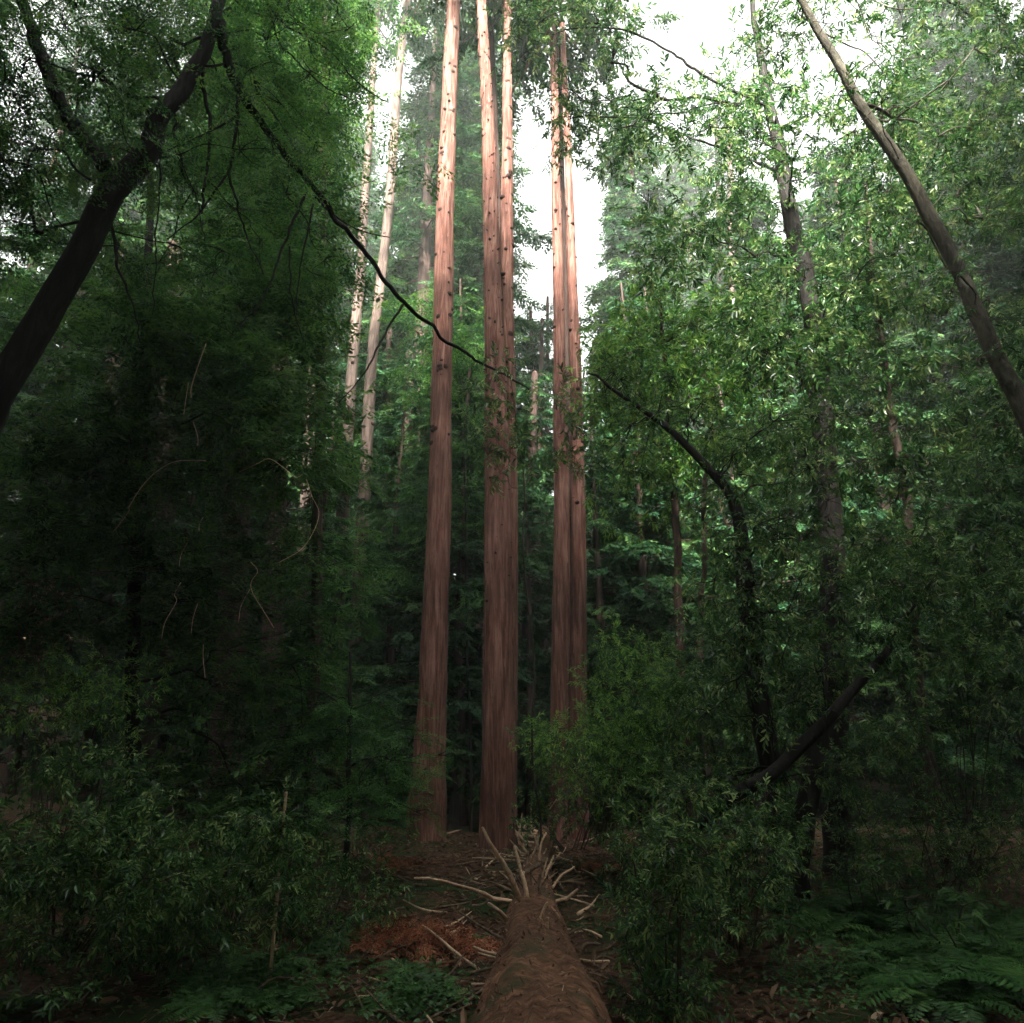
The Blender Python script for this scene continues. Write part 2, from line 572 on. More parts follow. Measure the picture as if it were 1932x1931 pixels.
# ================================================================== THE SETTING
def make_ground():
    ys = np.concatenate([np.arange(-60, 0, 2.0), np.arange(0, 22, 0.14), np.arange(22, 50, 0.6), np.arange(50, 141, 2.5)])
    xs = np.concatenate([np.arange(-119, -14, 2.5), np.arange(-14, 14, 0.16), np.arange(14, 120, 2.5)])
    X, Y = np.meshgrid(xs, ys)
    Z = gz(X, np.minimum(Y, 95))
    near = (np.abs(X) < 14) & (Y < 22) & (Y > -1)
    Z = Z + near * 0.025 * fbm(np.stack([X * 4, Y * 4, X * 0], -1), 3, 9)
    mb = MB()
    mb.grid(np.stack([X, Y, Z], -1), closed=False)
    o = mb.build('ground', ['ground'])
    o['kind'] = 'structure'
    o['label'] = 'brown forest floor rising into a wooded slope'
make_ground()

def haze():
    bpy_m, N, L = mat('forest_air')
    v = N.new('ShaderNodeVolumePrincipled')
    v.inputs['Color'].default_value = (0.89, 0.96, 0.90, 1)
    v.inputs['Density'].default_value = HAZE
    v.inputs['Anisotropy'].default_value = 0.2
    o = N.new('ShaderNodeOutputMaterial')
    L.new(v.outputs[0], o.inputs['Volume'])
    M['air'] = bpy_m
    x, y0, y1, z0, z1 = 124, -64, 144, -3, 78
    V = np.array([[[-x, y0, z], [x, y0, z], [x, y1, z], [-x, y1, z]] for z in (z0, z1)], float)
    mb = MB()
    mb.grid(V, True)
    mb.v.append(np.zeros((0, 3)))
    mb.f.append(np.array([[3, 2, 1, 0], [4, 5, 6, 7]]))
    mb.m.append(np.zeros(2, int)); mb.t.append(np.zeros(2)); mb.sm.append(np.zeros(2, bool))
    mb.sm[0][:] = False
    h = mb.build('haze', ['air'])
    h['kind'], h['label'] = 'stuff', 'thin pale air between the trees'
haze()

# ================================================================== BIG REDWOODS
def crown_on(mbl, mbw, path, z0, z1, Rm, nb, temps, sc, per, m_w=0, top_r=0.25):
    """whorls of drooping limbs with flat sprays, between heights z0 and z1 of a trunk"""
    for k in range(nb):
        f = (k + rng.uniform(0, 1)) / nb
        z = z0 + (z1 - z0) * f
        i = int(np.argmin(np.abs(path[:, 2] - z)))
        L = Rm * (1 - (1 - top_r) * f) * rng.uniform(0.45, 1.1)
        if f < 0.12:
            L *= rng.uniform(0.5, 1)
        a = rng.uniform(0, 2 * np.pi)
        hd = np.array([math.cos(a), math.sin(a), 0])
        rise, sag = rng.uniform(-0.1, 0.25), rng.uniform(0.10, 0.30)
        t = np.linspace(0, 1, 7)[:, None]
        base = path[i].copy()
        base[2] = z
        pts = base + hd * L * t + np.array([0, 0, 1.0]) * (rise * L * t - sag * L * t * t)
        if mbw is not None:
            mbw.tube(pts, np.linspace(0.015 + 0.012 * L, 0.006, 7), 4, m_w)
        n = int(per * L)
        u = rng.uniform(0.18, 1, n) ** 0.8
        p = base + hd * L * u[:, None] + np.array([0, 0, 1.0]) * (rise * L * u - sag * L * u * u)[:, None]
        side = np.array([-hd[1], hd[0], 0]) * rng.choice([-1, 1], n)[:, None]
        d = unit(hd * rng.uniform(0.2, 0.9, (n, 1)) + side * rng.uniform(0.2, 1, (n, 1)) + np.array([0, 0, -1.0]) * rng.uniform(0, 0.55, (n, 1)))
        up = np.array([0, 0, 1.0]) + rng.normal(0, 0.3, (n, 3))
        tone = np.clip(0.5 + rng.normal(0, 0.18) + rng.normal(0, 0.12, n), 0, 1)
        scatter(mbl, temps, p, d, up, sc * rng.uniform(0.7, 1.3, n) * (1.1 - 0.4 * u), 0, 0.2, tone)

def knots(mb, path, rad, n, z0, z1, m, size=(0.035, 0.075), spread=1.3):
    for k in range(n):
        z = rng.uniform(z0, z1)
        i = int(np.argmin(np.abs(path[:, 2] - z)))
        a = R(-90) + rng.uniform(-spread, spread)
        d = np.array([math.cos(a), math.sin(a), rng.uniform(-0.2, 0.3)])
        c = path[i] + np.array([0, 0, z - path[i][2]])
        s = rng.uniform(*size)
        p0 = c + d * rad[i] * 0.85
        p1 = c + d * (rad[i] + rng.uniform(0.01, 0.06))
        mb.tube([p0, (p0 + p1) / 2, p1], [s * 1.25, s, s * 0.55], 7, m, 0.25)

def flakes(mb, path, rad, n, z0, z1, m):
    """peeling fibrous strips standing a little off the bark"""
    for k in range(n):
        z = rng.uniform(z0, z1)
        i = int(np.argmin(np.abs(path[:, 2] - z)))
        a = R(-90) + rng.uniform(-1.7, 1.7)
        d = np.array([math.cos(a), math.sin(a), 0])
        s_ = np.array([-d[1], d[0], 0])
        c = path[i] + np.array([0, 0, z - path[i][2]])
        L, w = rng.uniform(0.15, 0.7), rng.uniform(0.012, 0.035)
        lift = rng.uniform(0.01, 0.05)
        a0 = c + d * (rad[i] * 0.98)
        a1 = c + d * (rad[i] + lift) + np.array([0, 0, -L])
        mb.quads([[a0 - s_ * w, a1 - s_ * w * 0.5, a1 + s_ * w * 0.5, a0 + s_ * w]], m)

def redwood(name, label, pts, Y, bark='redwood', nk=20, kz=(8, 26), crown=(25, 36, 3.2, 40), nf=150, group=None, ks=(0.035, 0.075)):
    path, rad = trunk_path(pts, Y, 90, 1.35)
    t = thing(name, label, 'tree', path[0], group)
    mb = MB()
    mb.tube(path, rad, 22, 0, 0.10, freq=2.0)
    if nk:
        knots(mb, path, rad, nk, kz[0], kz[1], 1, ks)
    if nf:
        flakes(mb, path, rad, nf, path[0][2] + 1, min(24, path[-1][2]), 0)
    cr = MB()
    if crown:
        zt = path[-1][2]
        cz0, cz1 = (crown[0] * zt, crown[1] * zt) if crown[1] < 1 else (crown[0], min(crown[1], zt))
        crown_on(cr, mb, path, cz0, cz1, crown[2], crown[3], FAR, 1.0 if crown[1] > 1 else 0.7, 5 if crown[1] > 1 else 12)
    mb.build('trunk', [bark, 'knot'], t, path[0])
    if crown:
        cr.build('crown', ['fir'], t, path[0])
    return t

redwood('redwood_tree', 'redwood with big dark round knots on pinkish bark, standing alone left of the thickest trunk',
        [(803, 1650, 92), (805, 1570, 78), (808, 1480, 66), (814, 1350, 55), (820, 1200, 50), (828, 1000, 45), (832, 800, 40), (836, 600, 37), (840, 400, 33), (847, 200, 29), (856, 0, 25), (868, -250, 20), (880, -480, 8)],
        17, nk=46, kz=(9, 24), crown=(26, 38, 4.6, 90))
redwood('redwood_tree', 'thickest redwood trunk rising in the middle directly behind the fallen log',
        [(938, 1655, 68), (940, 1400, 60), (940, 1200, 56), (939, 1000, 50), (936, 800, 44), (932, 620, 36), (926, 400, 29), (919, 200, 22), (908, 0, 17), (892, -260, 12), (880, -480, 5)],
        16, nk=110, kz=(5, 23), crown=(25.5, 36, 4.4, 90), ks=(0.012, 0.032), nf=360)
redwood('redwood_tree', 'slimmer redwood with black knots pressed against the right side of the thickest trunk',
        [(957, 1650, 34), (959, 1300, 34), (961, 1000, 32), (959, 800, 30), (956, 600, 27), (956, 400, 24), (957, 200, 19), (957, 80, 14), (957, -200, 10), (957, -420, 5)],
        16.9, nk=34, kz=(9, 23), crown=(25, 35, 3.6, 60))
redwood('redwood_tree', 'thin dark redwood stem wedged behind the two joined trunks in the middle',
        [(966, 1600, 22), (960, 1000, 18), (948, 600, 16), (942, 450, 14), (936, 300, 12), (930, 120, 10), (924, -60, 8)],
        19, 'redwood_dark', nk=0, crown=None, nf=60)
redwood('redwood_tree', 'reddish redwood trunk forming the left half of the close pair right of the middle',
        [(1053, 1500, 36), (1056, 1300, 34), (1060, 1000, 30), (1057, 800, 26), (1054, 600, 21), (1050, 400, 18), (1047, 200, 15), (1043, 90, 12), (1036, -150, 9), (1030, -350, 5)],
        18, nk=26, kz=(8, 22), crown=(24, 36, 5.0, 100), ks=(0.02, 0.05))
redwood('redwood_tree', 'reddish redwood trunk forming the right half of the close pair, beside the bright bay leaves',
        [(1090, 1480, 36), (1091, 1300, 32), (1092, 1100, 29), (1090, 900, 26), (1086, 700, 22), (1079, 500, 18), (1072, 300, 14), (1064, 130, 11), (1054, -120, 8), (1046, -300, 4)],
        18.2, nk=26, kz=(8, 22), crown=(26, 34, 4.0, 70), ks=(0.02, 0.05))
redwood('redwood_tree', 'narrow shadowed redwood stem seen in the slit between the close pair of trunks',
        [(1076, 1480, 20), (1074, 1000, 15), (1070, 700, 12), (1064, 450, 10), (1059, 250, 8), (1054, 60, 6)],
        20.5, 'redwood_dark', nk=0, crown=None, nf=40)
redwood('redwood_tree', 'pale leaning redwood trunk, rightmost and clearest of the three slender ones on the left',
        [(668, 1280, 26), (680, 1050, 24), (690, 900, 22), (700, 700, 20), (715, 560, 18), (735, 380, 17), (750, 170, 15), (768, 0, 12), (790, -250, 8), (800, -400, 4)],
        24, 'greybark', nk=14, kz=(10, 28), crown=(32, 44, 3.5, 40), nf=120)
redwood('redwood_tree', 'pale slender redwood trunk, middle one of the three on the left',
        [(628, 1280, 28), (645, 1000, 24), (655, 850, 22), (668, 650, 20), (680, 520, 17), (690, 350, 15), (700, 200, 12), (710, 60, 9), (724, -150, 6)],
        25, 'greybark', nk=8, kz=(10, 28), crown=(32, 40, 3.0, 30), nf=100)
redwood('redwood_tree', 'faint slender redwood trunk half hidden by leaves, leftmost of the three on the left',
        [(560, 1250, 26), (580, 900, 22), (598, 600, 19), (617, 300, 17), (640, 60, 13), (655, -120, 9)],
        27, 'greybark', nk=0, crown=(34, 42, 3.0, 30), nf=80)
redwood('redwood_tree', 'dark broad redwood trunk deep in the shade at far left behind the drooping twigs',
        [(430, 1400, 60), (445, 1000, 52), (460, 600, 42), (478, 300, 32), (492, 60, 24), (505, -150, 16)],
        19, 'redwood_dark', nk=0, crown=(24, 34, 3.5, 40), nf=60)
redwood('redwood_tree', 'dim brown redwood trunk between the dark far-left trunk and the pale slender three',
        [(510, 1420, 44), (520, 1000, 36), (530, 700, 30), (545, 400, 24), (558, 100, 18)],
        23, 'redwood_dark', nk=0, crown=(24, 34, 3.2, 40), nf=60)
for k, (a, b, w, Y, lab) in enumerate([
        ((985, 1420), (1008, 740), 16, 24, 'dim brown trunk just right of the thickest redwood, leaning away from it'),
        ((1010, 1400), (1022, 640), 9, 27, 'thin grey sapling trunk against the sky gap between the middle redwoods'),
        ((1030, 1400), (1033, 600), 8, 29, 'thin dark sapling trunk in the sky gap, nearest the reddish pair'),
        ((1030, 1350), (1002, 620), 9, 31, 'faint thin trunk crossing behind the sky gap between the middle redwoods'),
        ((722, 1250), (735, 620), 12, 28, 'thin shadowed trunk just right of the pale slender three'),
        ((1130, 1380), (1122, 680), 16, 26, 'dark trunk edge in the shade right of the reddish pair'),
        ((1155, 1300), (1150, 900), 14, 30, 'dim trunk in the black gap between the reddish pair and the brown thin trunk'),
        ((760, 1400), (772, 700), 20, 27, 'dim trunk in the black shade left of the knotted redwood'),
        ((1392, 900), (1376, 250), 13, 30, 'pinkish thin trunk showing above the bright bay leaves'),
        ((1366, 900), (1352, 250), 9, 31, 'whitish thin trunk showing beside the pinkish one above the bright bay leaves'),
        ((1440, 1000), (1405, 500), 26, 27, 'mottled sunlit trunk behind leaves right of the bright bay leaves'),
        ((1490, 950), (1480, 560), 18, 28, 'mossy trunk half hidden by leaves beside the mottled one'),
        ((1840, 900), (1800, 500), 22, 24, 'dark straight trunk behind the leaning grey one, between sky gaps'),
        ((290, 1400), (330, 500), 40, 24, 'broad black trunk in the deep shade behind the left shrubs'),
        ((180, 1350), (225, 500), 30, 27, 'black trunk in the shade below the leaning dark tree')]):
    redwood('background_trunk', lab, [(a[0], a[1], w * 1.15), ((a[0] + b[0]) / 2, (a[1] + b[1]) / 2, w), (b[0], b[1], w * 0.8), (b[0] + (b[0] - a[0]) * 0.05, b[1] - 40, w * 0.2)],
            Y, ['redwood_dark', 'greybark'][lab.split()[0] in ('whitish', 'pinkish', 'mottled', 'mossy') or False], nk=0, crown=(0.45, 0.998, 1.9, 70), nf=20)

# ================================================================== FAR CONIFERS (four kinds, copied)
def conifer(h, base, Rm, nb, per, rt, seed, top_r=0.12):
    path = np.stack([0.25 * np.sin(np.linspace(0, 3, 30) + seed), 0.2 * np.cos(np.linspace(0, 2.4, 30) + seed), np.linspace(-0.6, h, 30)], -1)
    path[:, :2] -= path[0, :2]
    t = thing('conifer_tree', 'x', 'tree', (0, 0, 0), 'conifers standing behind the clearing')
    w, l = MB(), MB()
    w.tube(path, np.linspace(rt * 1.2, 0.03, 30), 9, 0, 0.08)
    crown_on(l, w, path, base, h, Rm, nb, FAR, 1.0, per, 0, top_r)
    w.build('trunk', ['redwood_dark'], t)
    l.build('crown', ['fir'], t)
    return t
KINDS = {'shade_canopy': conifer(28, 12, 5.2, 230, 15, 0.5, 8, 0.55), 'dense': conifer(30, 2.5, 5.2, 300, 13, 0.42, 5), 'tall': conifer(43, 11, 4.4, 150, 9, 0.45, 1), 
         'young': conifer(19, 0.8, 3.4, 110, 11, 0.22, 3), 'thin': conifer(38, 17, 3.2, 80, 8, 0.33, 4)}
used = set()
def plant(kind, x, y, sc, rz, label, group=None, wide=1.0):
    o = KINDS[kind]
    loc = (x, y, float(gz(x, y)))
    if kind not in used:
        used.add(kind)
        o.location, o.rotation_euler, o.scale = loc, (0, 0, rz), (sc, sc, sc)
        o['label'] = label
    else:
        o = copy_thing(o, loc, rz, sc, label, None, wide)
    if group:
        o['group'] = group
    return o
FARROW = [
    ('tall', 20, 36, 1.00, 'tall conifer far behind the leaning dark trunk at the left edge'),
    ('dense', 120, 30, 1.20, 'full dark conifer behind the foot of the leaning dark trunk'),
    ('dense', 250, 42, 1.26, 'tall conifer behind the bend of the leaning dark trunk'),
    ('dense', 350, 31, 1.26, 'full conifer behind the hanging bare branches'),
    ('dense', 455, 38, 1.20, 'tall conifer behind the dark far-left redwood trunk'),
    ('dense', 560, 34, 1.20, 'tall conifer behind the leftmost pale slender trunk'),
    ('dense', 655, 46, 1.38, 'full conifer behind the middle pale slender trunk'),
    ('thin', 735, 36, 1.00, 'thin conifer rising beside the clearest pale slender trunk'),
    ('tall', 835, 44, 1.00, 'dark blue-green conifer directly behind the knotted redwood'),
    ('thin', 900, 40, 1.05, 'dark sparse conifer behind the tops of the two joined redwoods'),
    ('tall', 800, 29, 1.00, 'dark conifer with spreading blue-green boughs left of the knotted redwood'),
    ('tall', 925, 30, 1.05, 'dark conifer directly behind the thickest trunk, its boughs showing on both sides'),
    ('dense', 848, 34, 1.45, 'tallest dark conifer of all, its boughs showing on both sides of the knotted redwood'),
    ('dense', 1475, 25, .8, 'shaded conifer between the mottled trunk and the dark bay trunk'),
    ('dense', 1620, 23, .78, 'shaded conifer just right of the dark bay trunk'),
    ('dense', 1790, 25, .74, 'shaded conifer left of the leaning grey trunk, below the sky gaps'),
    ('dense', 1900, 22, .85, 'shaded conifer at the right edge below the leaning grey trunk'),
    ('young', 1000, 52, 0.90, 'small conifer low in the sky gap between the middle redwoods'),
    ('dense', 1195, 31, 1.12, 'broad hazy conifer with drooping tiers right of the reddish pair'),
    ('dense', 1320, 42, 1.3, 'hazy olive conifer above the bright bay leaves'),
    ('dense', 1440, 36, 0.96, 'dark conifer behind the mottled sunlit trunk'),
    ('dense', 1560, 40, 1.02, 'tall conifer behind the dark bay trunk'),
    ('dense', 1650, 33, 1.02, 'conifer between the dark bay trunk and the leaning grey trunk'),
    ('thin', 1745, 37, 0.90, 'sparse conifer in the sky gaps left of the leaning grey trunk'),
    ('dense', 1840, 30, 1.08, 'tall conifer behind the leaning grey trunk'),
    ('dense', 1915, 27, 1.32, 'hazy conifer at the right edge behind the leaning grey trunk'),
]
for k, (kd, px, Y, sc, lab) in enumerate(FARROW):
    plant(kd, (px - 966) / FPX * Y * 1.12, Y, sc, k * 1.7, lab)
LOW = [(60, 24), (190, 26), (300, 22), (420, 27), (520, 30), (610, 24), (700, 34), (765, 27), (892, 21), (868, 23), (778, 21), (745, 23), (1000, 23), (1035, 24), (1140, 21), (1175, 22.5), (1215, 21), (1260, 23), (985, 36), (1040, 30), (1140, 25), (1215, 32),
       (1300, 27), (1390, 24), (1490, 29), (1590, 24), (1700, 27), (1800, 23), (1900, 25), (360, 36), (800, 42), (930, 46), (1100, 44), (1260, 46), (1550, 38), (1750, 40), (480, 44), (640, 50), (1420, 52)]
for k, (px, Y) in enumerate(LOW):
    plant('young', (px - 966) / FPX * Y * 1.0 + rng.uniform(-.4, .4), Y, rng.uniform(0.65, 0.95) * (0.75 if 960 < px < 1120 else 1), k * 2.3,
          'young conifer filling the dark understorey behind the trunks', 'young conifers in the dark understorey')
# the slope behind, closed by young trees
k = 0
for Y, x0, x1, step in ((50, -46, 46, 3.4), (60, -56, 56, 3.8), (72, -66, 66, 4.6)):
    for x in np.arange(x0, x1, step):
        big = abs(x / Y - 0.03) > 0.16
        sc = rng.uniform(0.75, 1.0) * (1.15 if big else 0.85)
        plant('young', x + rng.uniform(-1, 1), Y + rng.uniform(-3, 3), sc, k * 2.1, 'young conifer far up the shaded slope behind the trunks', 'young conifers on the slope behind')
        k += 1
# unseen forest beside and behind the camera, its trees placed to block light
SIDE = [(-13, 4, 1.0), (-15, 9, 1.05), (-17, 15, 1.1), (-20, 21, 1.1), (-12, -2, 1.0), (-18, 1, 1.1), (15, 8, 1.05), (17, 14, 1.1), (20, 20, 1.1), (12.5, 2, 1.0), (18, 3, 1.1),
        (12, -4, 1.05), (-11, -9, 1.15), (11, -10, 1.15), (-5, -12, 1.02), (5, -13, 1.02), (-16, -13, 1.2), (16, -14, 1.2), (-9, -18, 1.15), (9, -19, 1.0), (-22, -6, 1.1), (22, -6, 1.1),
        (-25, 10, 1.1), (25, 10, 1.1), (-27, 24, 1.1), (27, 24, 1.1), (-4, -23, 1.0), (4, -24, 1.0), (-30, 0, 1.1), (30, 0, 1.1), (-9, -10, .9, 1.4), (8.5, -10, .9, 1.4), (-4, -17, 1.05, 1.4), (4, -17, 1.05, 1.4)]
for k, (x, y, sc) in enumerate([(-8, -3, 1.12), (10.5, -4, 1.05), (-2.8, -6.2, 1.18), (-0.9, -8, 1.12), (3.6, -7.5, .80), (-7.5, -9, 1.2), (9.8, -10, 1.2), (13.5, -1, 1.15), (-12.5, -1, 1.1), (-3.6, -12, 1.24), (3.8, -13, .98)]):  # unseen crowns, added and sized to shade lower trunks and foreground
    plant('shade_canopy', x, y, sc, k * 2.1, 'unseen conifer added to shade the spot where the camera stands', 'unseen conifers added to shade the near forest')
for k, q in enumerate(SIDE):
    plant('dense', q[0], q[1], q[2], k * 1.3, 'unseen conifer of the surrounding forest, added for shade', 'conifers of the surrounding forest', q[3] if len(q) > 3 else 1.0)

# ================================================================== NEAR TREES
def leafy_tree(name, label, cat, trunk, Y, bark, clumps, temps, kind, leafm, per, sc, extra=(), group=None, r0=0.007, sub=5, seg=16, amp=0.11, droop=0.35, wood=0.008, n=40, base=True, lift=0.2):
    path, rad = trunk_path(trunk, Y, n, 1.25, base)
    kk = np.arange(n)
    path[2:, :2] += (0.03 + 0.10 * rad[2:, None]) * np.stack([fbm(np.stack([kk * 0.30, np.full(n, 9.7 * s_ + trunk[0][0]), kk * 0], -1), 2, s_) for s_ in (1, 2)], -1)[2:]
    t = thing(name, label, cat, path[0], group)
    w, l = MB(), MB()
    w.tube(path, rad, seg, 0, amp, freq=1.5)
    for e in extra:                                  # extra limbs: (px,py,w,Y)
        C = np.array([P(q[0], q[1], q[3]) for q in e])
        rr = np.array([q[2] / 2 * depth(q[0], q[1], q[3]) / FPX for q in e])
        m = max(6, len(e) * 5)
        q = spline(C, m * 2)
        wl = np.linalg.norm(C[-1] - C[0])
        q[1:-1] += 0.012 * wl ** 0.6 * np.stack([fbm(np.stack([np.arange(1, m * 2 - 1) * 0.33, np.full(m * 2 - 2, 5.1 * s_ + C[0][0]), np.full(m * 2 - 2, C[1][2] * 7)], -1), 2, s_) for s_ in range(3)], -1)
        w.tube(q, np.maximum(0.003, spline(np.stack([rr] * 3, 1), m * 2)[:, 0]), 7 if rr.max() > 0.03 else 5, 0, 0.12)
    limbs_to(w, path, rad, clumps, 0, r0, lift)
    clumps_into(l, w, clumps, temps, kind, per, sc, 0, 0, sub, wood, droop)
    w.build('trunk', [bark], t, path[0])
    if clumps:
        l.build('crown', [leafm], t, path[0])
    return t

def c1(L, Y0, Y1, ws):
    k = 0.350
    n = len(L)
    return [(a * k, b * k, ws[0] + (ws[1] - ws[0]) * i / (n - 1), Y0 + (Y1 - Y0) * i / (n - 1)) for i, (a, b) in enumerate(L)]
limb = [(408, 20, 20, 7.5), (425, 100, 18, 7.6), (460, 180, 16, 7.8), (530, 280, 13, 8.2), (600, 370, 11, 8.7), (680, 470, 9, 9.2), (750, 560, 8, 9.8), (850, 650, 6.5, 10.6), (920, 690, 5, 11.0), (1000, 738, 3, 11.3)]
extra = [limb,
    c1([(100, -60), (150, 100), (200, 240), (290, 480), (370, 640), (470, 780), (560, 900)], 7.3, 7.5, (20, 30)),
    c1([(1285, 500), (1280, 640), (1240, 930), (1270, 1080), (1320, 1250), (1420, 1480)], 8.0, 8.0, (7, 3)),
    c1([(1240, 920), (1080, 1140), (900, 1290)], 8.0, 7.8, (5, 2)),
    c1([(1650, 1040), (1540, 1290), (1420, 1600), (1250, 1800)], 8.7, 8.3, (6, 2)),
    c1([(1690, 1100), (1610, 1500), (1600, 1700)], 8.8, 8.8, (4, 1.5)),
    c1([(1090, 300), (1100, 520), (1135, 700), (1100, 1000), (1085, 1150)], 7.6, 7.6, (9, 4)),
    c1([(1275, 625), (1100, 730), (940, 800), (840, 850)], 8.0, 7.6, (5, 2)),
    c1([(875, 700), (860, 1000), (835, 1400), (820, 1700)], 7.5, 7.5, (4, 2)),
    c1([(945, 800), (1060, 1080), (1100, 1300)], 7.7, 7.7, (2.5, 1.5)),
    c1([(1150, -80), (1420, 0), (1500, 220), (1620, 350), (1760, 470), (1931, 560)], 7.5, 9.0, (5, 2)),
    c1([(1420, 0), (1560, 150), (1760, 260), (1931, 450), (2100, 560)], 7.8, 9.5, (4, 2)),
    c1([(1420, 160), (1450, 300), (1520, 500), (1640, 640)], 8, 8.4, (3, 1.5)),
    c1([(1700, 1060), (1800, 1160), (1931, 1240), (2100, 1280)], 8.8, 9.6, (5, 2)),
    c1([(600, 1180), (640, 1450), (720, 1650), (760, 1850)], 7.6, 7.9, (7, 2)),
    c1([(1560, 1330), (1570, 1600), (1640, 1850)], 8.5, 8.6, (4, 1.5)),
    [(760, 575, 5, 9.8), (720, 640, 4, 9.7), (690, 700, 3, 9.6), (640, 760, 2, 9.5)]]
cl = fill(-40, -60, 330, 330, 6.5, 10, 62, 0.35, 0.65) + fill(280, -60, 660, 300, 7.5, 11, 60, 0.35, 0.6) + fill(0, 300, 120, 470, 8, 10, 8, 0.35, 0.5) + fill(200, 300, 620, 540, 8.5, 11, 26, 0.3, 0.5)
leafy_tree('leaning_conifer', 'dark leaning tree at the left edge whose long bare limb slants to the knotted redwood', 'tree',
           [(-330, 1330, 74), (-180, 1060, 68), (-60, 850, 64), (0, 745, 60), (100, 575, 55), (200, 390, 48), (285, 265, 40), (345, 165, 30), (400, 50, 24), (430, -70, 20), (450, -200, 16)],
           7.5, 'shadebark', cl, NEED, 'conifer', 'needle', 62, 0.9, extra, sub=4, n=60)
lc = [(P(x, y, 11 + dy), r) for x, y, dy, r in [(935, 690, 0, .30), (905, 735, .1, .22), (958, 760, 0, .26), (930, 815, .1, .30), (965, 845, 0, .28), (912, 845, 0, .22), (945, 890, .2, .2), (1050, 745, .4, .26), (1075, 800, .3, .25), (1045, 850, .4, .28), (1085, 865, .3, .2), (1000, 800, .5, .22), (890, 790, .2, .22), (1000, 870, .6, .25)]]
leafy_tree('bay_sapling', 'slender bay sapling whose leaf bunches hang in front of the thickest redwood trunk', 'tree',
           [(1018, 1560, 4), (1000, 1400, 3.6), (1006, 1250, 3.4), (990, 1050, 3), (986, 900, 2.6), (968, 760, 2), (960, 690, 1.5)], 11.5, 'twig', lc, BAY, 'broad', 'bay', 210, 0.95, r0=0.004, sub=6, wood=0.005, seg=7, lift=0.1)

# mid left conifers: hazy green curtain around the pale slender trunks
leafy_tree('young_redwood', 'green feathery redwood whose drooping boughs veil the pale slender trunks', 'tree',
           [(590, 1400, 22), (600, 1000, 20), (606, 600, 17), (612, 300, 13), (615, 0, 9), (616, -200, 5)], 15, 'redwood_dark',
           fill(390, -40, 640, 430, 13, 17, 66, 0.6, 1.0) + fill(660, -40, 780, 330, 13, 17, 8, 0.3, 0.55) + fill(380, 400, 600, 760, 13, 17, 44, 0.5, 0.9), MID, 'conifer', 'needle', 34, 1.0, sub=3, droop=0.4)
leafy_tree('young_redwood', 'shadowed redwood with sagging boughs behind the drooping pale twigs at left', 'tree',
           [(250, 1400, 26), (262, 1000, 24), (272, 700, 20), (280, 450, 14), (285, 250, 8)], 13, 'shadebark',
           fill(160, 430, 620, 900, 11, 15, 80, 0.5, 0.9) + fill(-40, 480, 200, 700, 12, 14, 10, 0.4, 0.7) + fill(-40, 780, 330, 1200, 11, 14, 46, 0.5, 0.9) + fill(300, 900, 640, 1280, 12, 16, 40, 0.5, 0.8) + fill(360, 1250, 600, 1560, 12, 15, 30, 0.4, 0.7), MID, 'conifer', 'needle', 40, 0.9, sub=3)
leafy_tree('young_redwood', 'low young redwood with layered boughs left of the knotted trunk', 'tree',
           [(655, 1640, 12), (658, 1500, 10), (660, 1350, 8), (662, 1230, 4)], 12, 'shadebark',
           fill(540, 1270, 770, 1560, 11, 13, 34, 0.3, 0.55) + fill(745, 1420, 830, 1540, 12, 13.5, 8, 0.25, 0.4), NEED, 'conifer', 'needle', 60, 0.9, sub=3, r0=0.006)
leafy_tree('young_redwood', 'young redwood in the shade between the knotted trunk and the thickest trunk', 'tree',
           [(890, 1560, 6), (884, 1300, 5), (878, 1000, 4), (880, 750, 2)], 20, 'shadebark',
           fill(770, 560, 915, 1000, 18.5, 21, 26, 0.5, 0.8) + fill(700, 1000, 900, 1180, 19, 21, 14, 0.5, 0.7), MID, 'conifer', 'needle', 24, 1.0, sub=2)

# right side bay trees
leafy_tree('leaning_bay', 'smooth grey-tan trunk leaning inward from the right edge, bare along its length', 'tree',
           [(2180, 1600, 40), (2080, 1150, 36), (2000, 930, 33), (1945, 810, 31), (1900, 720, 30), (1850, 600, 28), (1800, 490, 26), (1745, 390, 24), (1688, 290, 22), (1620, 190, 19), (1560, 80, 16), (1510, 0, 13), (1462, -90, 11), (1420, -180, 7)],
           8.2, 'smooth', fill(1650, -60, 1960, 460, 8.6, 11, 80, 0.35, 0.6) + fill(1400, -60, 1620, 130, 8.5, 10, 16, 0.3, 0.5) + fill(1540, 40, 1700, 260, 7.4, 7.9, 6, 0.16, 0.26) + fill(1740, 420, 1920, 760, 7.4, 7.9, 7, 0.16, 0.26) + fill(1780, 400, 1960, 640, 9, 11, 12, 0.3, 0.5), BAY, 'broad', 'bay', 95, 0.85, sub=4, n=60)
